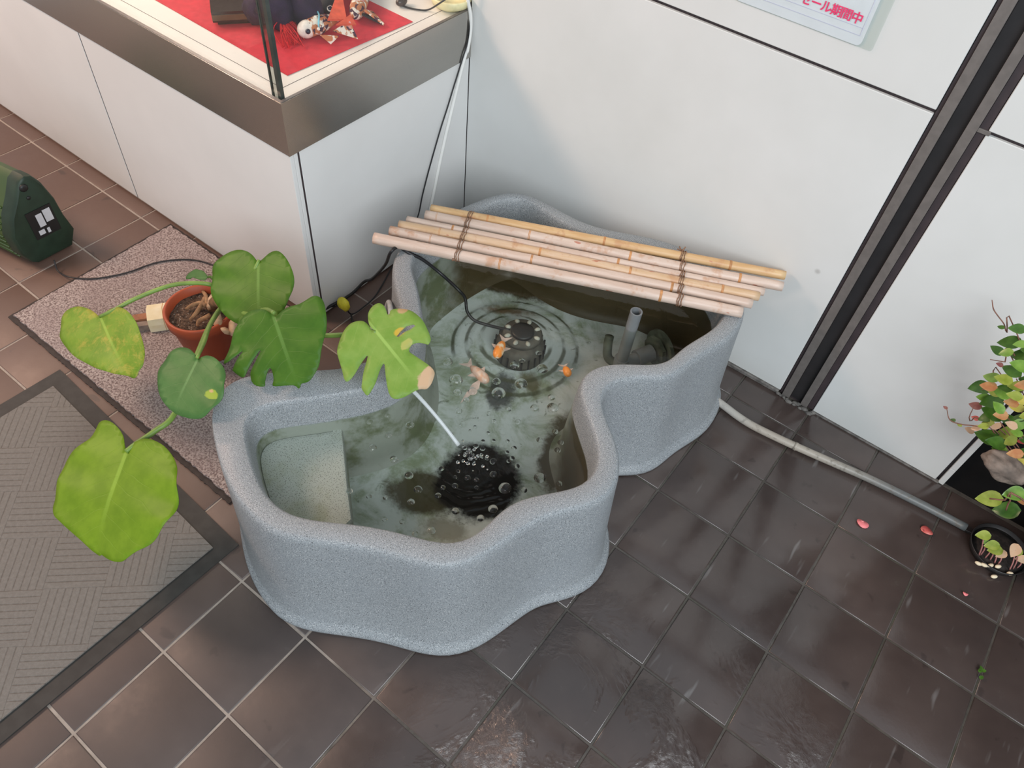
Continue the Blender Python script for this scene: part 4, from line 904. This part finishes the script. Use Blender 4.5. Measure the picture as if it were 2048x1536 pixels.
n2 = leaf(0, 4.954, (400, 480), [(722,745),(760,750),(820,700),(900,660),(980,640),(1050,600),(1110,562),(1160,555),(1212,590),(1250,680),(1263,780),(1250,900),(1225,1020),(1200,1130),(1170,1250),(1110,1350),(1060,1400),(990,1420),(962,1465),(920,1435),(830,1440),(722,1445),(728,1380),(712,1290),(690,1275),(660,1330),(645,1400),(640,1450),(560,1445),(512,1400),(500,1330),(515,1290),(565,1200),(606,1110),(592,1110),(530,1210),(472,1300),(440,1352),(400,1355),(332,1300),(342,1270),(400,1160),(432,1110),(415,1112),(360,1160),(300,1210),(252,1230),(270,1150),(300,1050),(340,940),(382,850),(430,770),(490,710),(560,690),(640,690),(700,725)], (722,742), (960,1440), .400, (.10, -.50, .85), ML2, lab='deep green leaf with splits along its left edge', fold=.16)
n3 = leaf(0, 6.677, (640, 590), [(742,468),(692,450),(650,380),(640,280),(660,210),(710,150),(780,115),(840,135),(880,190),(905,262),(930,252),(945,210),(1000,190),(1080,185),(1170,195),(1250,230),(1330,300),(1390,370),(1430,450),(1465,530),(1480,600),(1450,665),(1400,655),(1320,640),(1240,660),(1200,710),(1195,760),(1250,800),(1340,860),(1430,920),(1500,980),(1530,1040),(1515,1110),(1480,1190),(1420,1250),(1340,1250),(1250,1290),(1150,1350),(1060,1385),(980,1385),(930,1330),(900,1230),(880,1100),(870,980),(862,930),(842,930),(800,1020),(750,1160),(690,1270),(630,1340),(580,1290),(555,1240),(570,1150),(590,1020),(620,900),(638,812),(590,860),(530,950),(470,1060),(420,1130),(370,1165),(330,1130),(290,1000),(255,860),(235,750),(260,620),(310,500),(380,410),(450,365),(540,345),(610,365),(660,420),(688,462)], (745,480), (1330,1200), .425, (.18, -.40, .90), ML3,
    hole=[(1022,560),(1080,490),(1160,425),(1250,402),(1278,420),(1220,460),(1130,500),(1050,560)], lab='light green split leaf with browned tip over the water', fold=.12, droop=.05)
n4 = leaf(0, 5.121, (100, 580), [(500,268),(545,258),(575,228),(640,195),(720,185),(790,210),(850,270),(900,360),(935,460),(945,560),(935,660),(905,750),(860,800),(830,850),(790,870),(740,850),(640,845),(560,825),(470,800),(370,750),(270,690),(190,620),(140,540),(112,450),(110,360),(140,280),(200,215),(280,180),(350,180),(420,205),(470,240)], (510,268), (760,860), .235, (-.18, -.42, .88), ML4, lab='yellow mottled leaf at the left of the plant', fold=.22, droop=.35)
n5 = leaf(0, 5.121, (100, 580), [(1510,700),(1545,690),(1600,672),(1670,685),(1730,730),(1780,800),(1800,880),(1795,960),(1780,1060),(1720,1160),(1640,1240),(1550,1300),(1460,1315),(1360,1295),(1270,1260),(1200,1200),(1140,1120),(1105,1020),(1100,930),(1120,840),(1160,750),(1220,660),(1300,605),(1370,590),(1430,605),(1470,640),(1502,682)], (1512,700), (1240,1250), .375, (-.05, -.42, .90), ML5, lab='round bluish green leaf with a yellow nick', fold=.10)
n6 = leaf(0, 4.8, (80, 820), [(828,402),(850,370),(880,330),(960,290),(1030,280),(1110,300),(1200,350),(1270,430),(1320,530),(1340,620),(1335,740),(1325,860),(1295,970),(1240,1060),(1160,1150),(1080,1230),(1000,1290),(900,1340),(820,1390),(740,1435),(660,1435),(590,1410),(530,1370),(500,1375),(440,1330),(360,1240),(270,1150),(190,1070),(135,1010),(120,930),(150,860),(185,770),(205,670),(230,560),(260,490),(330,420),(420,350),(500,280),(550,190),(590,130),(650,110),(710,130),(770,190),(805,260),(815,340)], (826,405), (500,1280), .250, (-.16, -.36, .92), ML6, lab='big lime green leaf over the ribbed mat', fold=.20, droop=.2)
leaf(0, 6.98, (260, 520), [(770,252),(800,190),(870,140),(950,130),(1030,160),(1080,230),(1040,282),(960,270),(880,240),(820,255)], (1070,240), (775,252), .24, (-.3, -.2, .9), ML5, lab='small leaf behind the pot rim', step=.007)
M_pet = simple('green_petiole', (.16, .27, .05, 1), .45, .15, 30)
heart = at(446, 610, .225)
def pet(P, r0=.0052, r1=.0040): tube('petiole', P, [r0] * (len(P) - 1) + [r1], M_pet, mon, 8, 5)
pet([heart, at(440, 578, .265), at(420, 569, .285), at(390, 566, .290), at(350, 569, .288), at(310, 581, .280), at(265, 600, .268), at(225, 622, .255), n4 + Vector((0, 0, -.001))])
pet([heart, at(432, 628, .25), at(418, 655, .29), at(408, 685, .33), n5 + Vector((0, 0, .003))], .005, .0035)
pet([heart, at(420, 650, .24), at(390, 720, .28), at(350, 826, .28), at(310, 862, .275), at(275, 886, .27), n6 + Vector((0, 0, .002))], .006, .005)
pet([heart, at(500, 640, .30), at(600, 668, .36), at(652, 671, .385), at(695, 669, .402), n3 + Vector((0, 0, -.003))], .0055, .004)
pet([heart, at(480, 590, .30), at(505, 550, .35), n1 + Vector((0, .004, .002))], .006, .004)
pet([heart, at(500, 630, .33), at(530, 620, .40), n2 + Vector((0, .004, .003))], .006, .0045)
pet([heart, at(440, 580, .22), at(425, 556, .23), at(412, 554, .24)], .004, .003)

# ------------------------------------------------------------------ tape wrapped block
M_wood = simple('brown_wood', srgb(150, 100, 72), .7, .25, 40); M_woodg = simple('grey_wood', srgb(128, 114, 104), .75, .25, 40)
t = NT('cream_tape'); c = t.mix(t.ramp(t.noise(30, 3), .3, .7), srgb(226, 212, 170), srgb(238, 228, 196)); M_tape = t.done(t.pri(c, .35))
M_stripe = simple('orange_tape_line', srgb(196, 150, 104), .5)
ba = at(297, 642, .035); bb = at(350, 634, .035); u = (bb - ba).normalized(); u.z = 0; vv = Vector((-u.y, u.x, 0))
blk = thing('wood_block', (ba.x, ba.y, .0106), 'short wooden block wrapped in cream tape beside the terracotta pot', 'wood block')
bo = ba - vv * .016; bo.z = .0106
oriented('wood', bo - u * .040 + vv * .006, u, vv, .11, .018, .0108, .0300, M_woodg, blk); oriented('wood', bo - u * .040 + vv * .026, u, vv, .11, .022, .0108, .0360, M_wood, blk)
def hexa(name, o, l, prof_, mat):
    V = [o + u * a + vv * y + Vector((0, 0, z - o.z)) for a in (0, l) for (y, z) in prof_]; k = len(prof_)
    return mesh(name, V, [tuple(range(k)), tuple(range(k, 2 * k))[::-1]] + [(q, (q + 1) % k, k + (q + 1) % k, k + q) for q in range(k)], mat, blk)
hexa('tape_wrap', bo, .060, [(-.006, .012), (-.005, .034), (.002, .050), (.034, .060), (.062, .050), (.066, .012)], M_tape)
hexa('tape_line', bo + u * .040, .0015, [(-.0066, .0118), (-.0056, .0344), (.0018, .0505), (.034, .0606), (.0625, .0505), (.0666, .0118)], M_stripe)

# ------------------------------------------------------------------ green case
t = NT('dark_green_plastic'); c = t.mix(t.ramp(t.noise(8, 3), .3, .7), (.030, .062, .018, 1), (.052, .085, .022, 1)); M_gr = t.done(t.pri(c, .45))
M_gr2 = simple('darker_green_plastic', (.016, .034, .020, 1), .5, .15, 30); M_white = simple('white_print', (.55, .55, .57, 1), .5, .05)
gb = thing('green_case', (-1.95, .13, 0), 'dark green ribbed plastic case with rounded top on brown tiles', 'case')
prof_ = [(.082, .002), (.19, .002), (.214, .05), (.203, .11), (.199, .171), (.184, .232), (.168, .262), (.150, .270), (.130, .258), (.105, .215), (.072, .168), (.050, .111), (.052, .05), (.068, .012)]
def sect(x, s=1.0, dz=0): 
    cy, cz = .13, .12; return [(x, cy + (y - cy) * s + (x + 1.8) * .17, cz + (z - cz) * s) for y, z in prof_]
def prism(name, secs, mat):
    V = [v for s in secs for v in s]; k = len(prof_); F = [tuple(range(k)), tuple(range((len(secs) - 1) * k, len(secs) * k))[::-1]]
    for a in range(len(secs) - 1): F += [(a * k + q, a * k + (q + 1) % k, (a + 1) * k + (q + 1) % k, (a + 1) * k + q) for q in range(k)]
    return autosmooth(mesh(name, V, F, mat, gb), 35)
prism('end_cap', [sect(-1.800, .93), sect(-1.803, .975), sect(-1.812, 1.0), sect(-1.842, 1.0)], M_gr2)
prism('body', [sect(-1.8425, .985), sect(-2.25, .985)], M_gr)
for k in (9, 10, 11, 12):
    for f_ in ((.2, .5, .8) if k > 9 else (.7,)):
        a, b_ = prof_[k], prof_[k + 1]; y, z = a[0] + (b_[0] - a[0]) * f_, a[1] + (b_[1] - a[1]) * f_
        tube('ridge', [Vector((x, y + (x + 1.8) * .17, z)) for x in (-1.845, -2.24)], .0030, M_gr, gb, 6, 1)
t = Vector
lp = box('label_plate', (-1.7995, .105, .075), (-1.7975, .178, .165), M_blk, gb)
for (a, b_, c_, d_) in ((.150, .172, .115, .155), (.128, .146, .108, .150), (.118, .135, .085, .100), (.142, .150, .082, .098)):
    box('label_print', (-1.7976, a, c_), (-1.7968, b_, d_), M_white, gb)
blob('latch', (-1.800, .135, .238), (.006, .012, .012), M_blk, gb, sub=2); blob('screw', (-1.800, .135, .205), (.004, .006, .006), M_blk, gb, sub=2)

# ------------------------------------------------------------------ planter and foliage at the right
M_plpot = simple('black_planter_plastic', (.018, .016, .016, 1), .38, .2, 20)
plc = Vector((.880, .985))
pl = thing('planter_shrub', (plc.x, plc.y, 0), 'low shrub of green, yellow and red leaves in a black planter', 'plant')
lathe('planter', [(.066, .001), (.069, .006), (.082, .12), (.087, .122), (.087, .140), (.080, .140), (.076, .12), (0, .12)], M_plpot, pl, 40, (plc.x, plc.y, 0))
lathe('soil', [(.075, .121), (.05, .125), (0, .128)], M_soil, pl, 24, (plc.x, plc.y, 0))
LC = {'G': ((.036, .095, .012, 1), (.065, .15, .02, 1)), 'g': ((.12, .24, .03, 1), (.20, .34, .06, 1)), 'y': ((.22, .28, .035, 1), (.32, .37, .07, 1)), 'l': ((.50, .44, .08, 1), (.60, .52, .14, 1)),
      'o': ((.42, .17, .07, 1), (.50, .28, .12, 1)), 'r': ((.50, .07, .07, 1), (.62, .16, .13, 1)), 'p': ((.58, .36, .22, 1), (.60, .42, .28, 1)), 'm': ((.20, .06, .06, 1), (.28, .12, .10, 1))}
LM = {}
for k, (a, b_) in LC.items():
    t = NT('shrub_leaf_' + {'G': 'green', 'g': 'light_green', 'y': 'yellow_green', 'l': 'yellow', 'o': 'orange', 'r': 'red', 'p': 'peach', 'm': 'maroon'}[k]); c = t.mix(t.ramp(t.noise(60, 3), .3, .7), a, b_); LM[k] = t.done(t.pri(c, .28))
def small_leaf_mesh():
    V, F = [], []; n = 8
    for k in range(n + 1):
        s = k / n; wd = .36 * math.sin(PI * s ** .8) ** .8 * (1 - .15 * s); z = -.16 * s * s
        V += [(s, -wd, z + .10 * wd), (s, 0, z - .02), (s, wd, z + .10 * wd)]
    for k in range(n): F += [(3 * k, 3 * k + 1, 3 * k + 4, 3 * k + 3), (3 * k + 1, 3 * k + 2, 3 * k + 5, 3 * k + 4)]
    me = bpy.data.meshes.new('leaf'); me.from_pydata(V, [], F); me.update()
    for q in me.polygons: q.use_smooth = True
    return me
SLM = {}
for k in LM: SLM[k] = small_leaf_mesh(); SLM[k].materials.append(LM[k])
def put_leaf(c_, L, direction, nrm, k, parent, name='leaf'):
    x = Vector(direction).normalized(); z = Vector(nrm); z = (z - x * z.dot(x)).normalized(); y = z.cross(x)
    o = bpy.data.objects.new(name, SLM[k]); COL.objects.link(o); Mx = Matrix((x * L, y * L, z * L)).transposed().to_4x4(); Mx.translation = c_ - x * L * .5
    if parent is not None: attach(o, parent); Mx.translation -= Vector((0, 0, 0))
    o.matrix_basis = Mx
    md = None; return o
SH = [(2020,684,38,'G'),(2041,688,22,'g'),(2039,709,34,'G'),(2041,731,34,'g'),(2024,741,34,'G'),(1961,774,40,'G'),(1983,754,30,'g'),(2008,758,30,'y'),(1977,772,28,'o'),(2004,784,34,'g'),(2034,772,28,'y'),(2030,791,26,'y'),(1985,803,40,'G'),(1987,826,40,'G'),(2024,805,26,'o'),(2034,815,24,'l'),(2045,799,26,'l'),(1967,852,18,'y'),(1973,834,28,'G'),(1991,852,22,'p'),(2014,866,38,'y'),(2036,850,28,'g'),(2034,866,20,'g'),(1977,873,44,'G'),(1994,885,36,'G'),(2045,881,20,'r'),(1951,811,22,'m'),(1951,836,14,'r'),(1940,860,18,'p'),(1951,856,16,'p'),(1905,840,12,'G'),(1919,850,9,'y'),(1891,815,9,'m'),(2000,729,13,'m'),(2002,654,13,'G'),(2035,657,28,'G'),(1996,919,30,'p'),(2018,919,34,'g'),(2031,907,26,'o'),(2043,926,28,'l'),(2041,946,28,'l'),(1979,997,42,'y'),(2030,987,38,'g'),(2012,1020,44,'G'),(2043,999,26,'o'),(2058,760,32,'G'),(2060,830,32,'y'),(2064,700,36,'G'),(2070,790,30,'g'),(2062,880,34,'G'),(2075,930,34,'G'),(2060,660,30,'o'),(2085,740,34,'G'),(1995,700,26,'G'),(2012,705,24,'g'),(1998,815,26,'g'),(1975,845,24,'y'),(2003,830,26,'o'),(2020,882,26,'y'),(2000,900,26,'g'),(2028,930,24,'y'),(2012,775,24,'G'),(2047,720,26,'y'),(2046,770,26,'o'),(2040,835,24,'G'),(1990,785,24,'y'),(1968,795,24,'g'),(2024,850,22,'p'),(2040,960,24,'g'),(2090,840,30,'y'),(2015,838,30,'G'),(2050,905,30,'G')]
for (x, y, s_, k) in SH:
    Yd = .955 + random.uniform(-.035, .035) if x > 1960 else 1.01 + random.uniform(-.02, .02)
    c_ = on_y(x, y, Yd); L = s_ * (c_ - CAM).length / FPX * 0.98; out = Vector((c_.x - plc.x - .03, c_.y - plc.y - .05, random.uniform(-.25, .05)))
    if out.length < .03: out = Vector((random.uniform(-1, 1), -1, 0))
    out = out.normalized() + Vector((random.uniform(-.5, .5), random.uniform(-.5, .5), random.uniform(-.3, .3)))
    put_leaf(c_, L, out, Vector((random.uniform(-.3, .2), -.45, .9)), k, pl)
M_stem = simple('reddish_stem', (.20, .09, .06, 1), .6, .25, 60)
crown = Vector((plc.x + .01, plc.y - .01, .13))
for P in ([(2035, 670), (2014, 665), (2008, 648), (1996, 632), (1987, 618), (1984, 600)], [(2030, 728), (2010, 724), (1980, 719)], [(2000, 870), (1955, 853), (1925, 849), (1900, 840), (1893, 815)], [(1985, 860), (1940, 842), (1948, 812)], [(2010, 760), (1985, 775), (1960, 780)], [(2012, 870), (1985, 880), (1975, 885)]):
    q = [crown] + [on_y(a, b_, .985) for a, b_ in P]; tube('stem', q, [.0022] + [.0013] * (len(q) - 2) + [.0008], M_stem, pl, 6, 4)
for k in range(7):
    q = on_y(random.uniform(2000, 2060), random.uniform(680, 900), .97); tube('stem', [crown, crown.lerp(q, .5) + Vector((random.uniform(-.02, .02), 0, .02)), q], [.0022, .0017, .0012], M_stem, pl, 6, 4)
for P in ([(1979, 997), (2010, 1000), (2040, 995)], [(2012, 1020), (2020, 1002), (2040, 995)]): tube('stem', [on_y(a, b_, .915) for a, b_ in P] + [crown], .0018, M_stem, pl, 6, 3)
dwc = on_y(2012, 935, .935)
dw = blob('driftwood', dwc, (.055, .030, .026), simple('weathered_driftwood', srgb(118, 104, 94), .85, .4, 35, .7), None, Matrix.Rotation(.35, 3, 'Y') @ Matrix.Rotation(.3, 3, 'Z'), amp=.32, freq=1.6, sub=4)
tag(dw, 'weathered grey brown driftwood piece propped among the shrub leaves', 'driftwood')
dsh = thing('saucer', (.732, .986, 0), 'shallow black saucer of soil with seedlings on the dark tiles', 'saucer')
lathe('dish', [(.058, .001), (.064, .004), (.069, .022), (.067, .023), (.063, .012), (0, .008)], M_plpot, dsh, 40, (.732, .986, 0))
lathe('soil', [(.0635, .0130), (.04, .0145), (0, .0150)], simple('dark_wet_soil', (.018, .013, .011, 1), .8, .5, 120, .4), dsh, 28, (.732, .986, 0))
M_pinkstem = simple('pink_stem', srgb(176, 120, 116), .55, .2, 60)
ORD = ['leftmost', 'second from left', 'third from left', 'fourth from left', 'fifth from left', 'sixth from left', 'seventh from left', 'eighth from left', 'rightmost']
for ns_, (x0, y0, x1, y1, s_, k) in enumerate(((1957,1112,1967,1070,24,'y'),(1961,1110,1972,1084,12,'g'),(1970,1116,1984,1090,24,'y'),(1980,1120,1988,1092,22,'y'),(1989,1126,1991,1100,24,'y'),(1996,1128,2003,1108,20,'p'),(2019,1140,2030,1100,26,'p'),(2026,1138,2036,1104,18,'y'),(2034,1136,2044,1118,20,'p'))):
    g0 = at(x0, y0, .0145); g1 = on_y(x1, y1, g0.y); r = thing('seedling', g0, ORD[ns_] + ' of the tiny pink stemmed seedlings in the black saucer', 'seedling', 'seedlings in the black saucer')
    tube('stem', [g0, g0.lerp(g1, .5) + Vector((.003, 0, 0)), g1], .0015, M_pinkstem, r, 6, 4)
    put_leaf(g1 + Vector((0, -.002, .002)), s_ * 2.25 / FPX, (-.6 + random.uniform(-.4, .6), -.6, -.1), (0, -.4, .9), k, r)
M_pel = simple('cream_pellet', srgb(220, 205, 176), .7, .1)
for np_, (x, y) in enumerate(((1957, 1127), (1968, 1130), (1981, 1131), (1996, 1133), (1988, 1153), (2020, 1147))):
    c_ = at(x, y, .019 if x != 1988 else .006); o = blob('pellet', c_, (.0085, .0048, .0045), M_pel, None, Matrix.Rotation(random.uniform(0, 1.4), 3, 'Z'), amp=.15, freq=2, sub=2)
    tag(o, ['leftmost', 'second from left', 'third from left', 'fourth from left', 'nearest', 'rightmost'][np_] + ' of the cream pellets lying by the seedlings', 'pellet', 'pellets beside the planter seedlings')
# ---- fallen petals and weed
for (x, y, L, k, an, lab) in ((1727, 1048, .030, 'pk', .4, 'pink fallen petal on wet brown tile, nearest the wall end'), (1853, 1060, .030, 'r', 2.2, 'bright red curled petal fallen on wet brown tile'), (1931, 1188, .012, 'pk', .3, 'tiny pink petal scrap on tile below the seedlings')):
    c_ = at(x, y, .0035); V = []; n = 14
    for q in range(n):
        a = 2 * PI * q / n; r_ = L * .5 * (1 - .18 * math.cos(a)) ; V.append(c_ + Vector((math.cos(a + an) * r_, math.sin(a + an) * r_ * .72, .002 * math.cos(2 * a))))
    V2 = [v + Vector((0, 0, .0012)) for v in V] + [c_ + Vector((0, 0, .0005)), ]
    F = [(q, (q + 1) % n, 2 * n) for q in range(n)]
    F = [tuple(range(n))[::-1]] + [(q, (q + 1) % n, n + (q + 1) % n, n + q) for q in range(n)] + [(n + q, n + (q + 1) % n, 2 * n) for q in range(n)]
    if k not in LM: LM[k] = simple('pink_petal', srgb(232, 128, 130), .5, .12, 80)
    o = mesh('petal', V + V2, F, LM[k], None, True); tag(o, lab, 'petal')
wd_ = at(1960, 1345, .002); wt = thing('weed_sprig', wd_, 'tiny green weed sprig in the tile joint at lower right', 'weed')
for q in range(5): put_leaf(wd_ + Vector((random.uniform(-.01, .01), random.uniform(-.012, .012), .004)), .012, (random.uniform(-1, 1), random.uniform(-1, 1), .2), (0, 0, 1), 'G', wt)
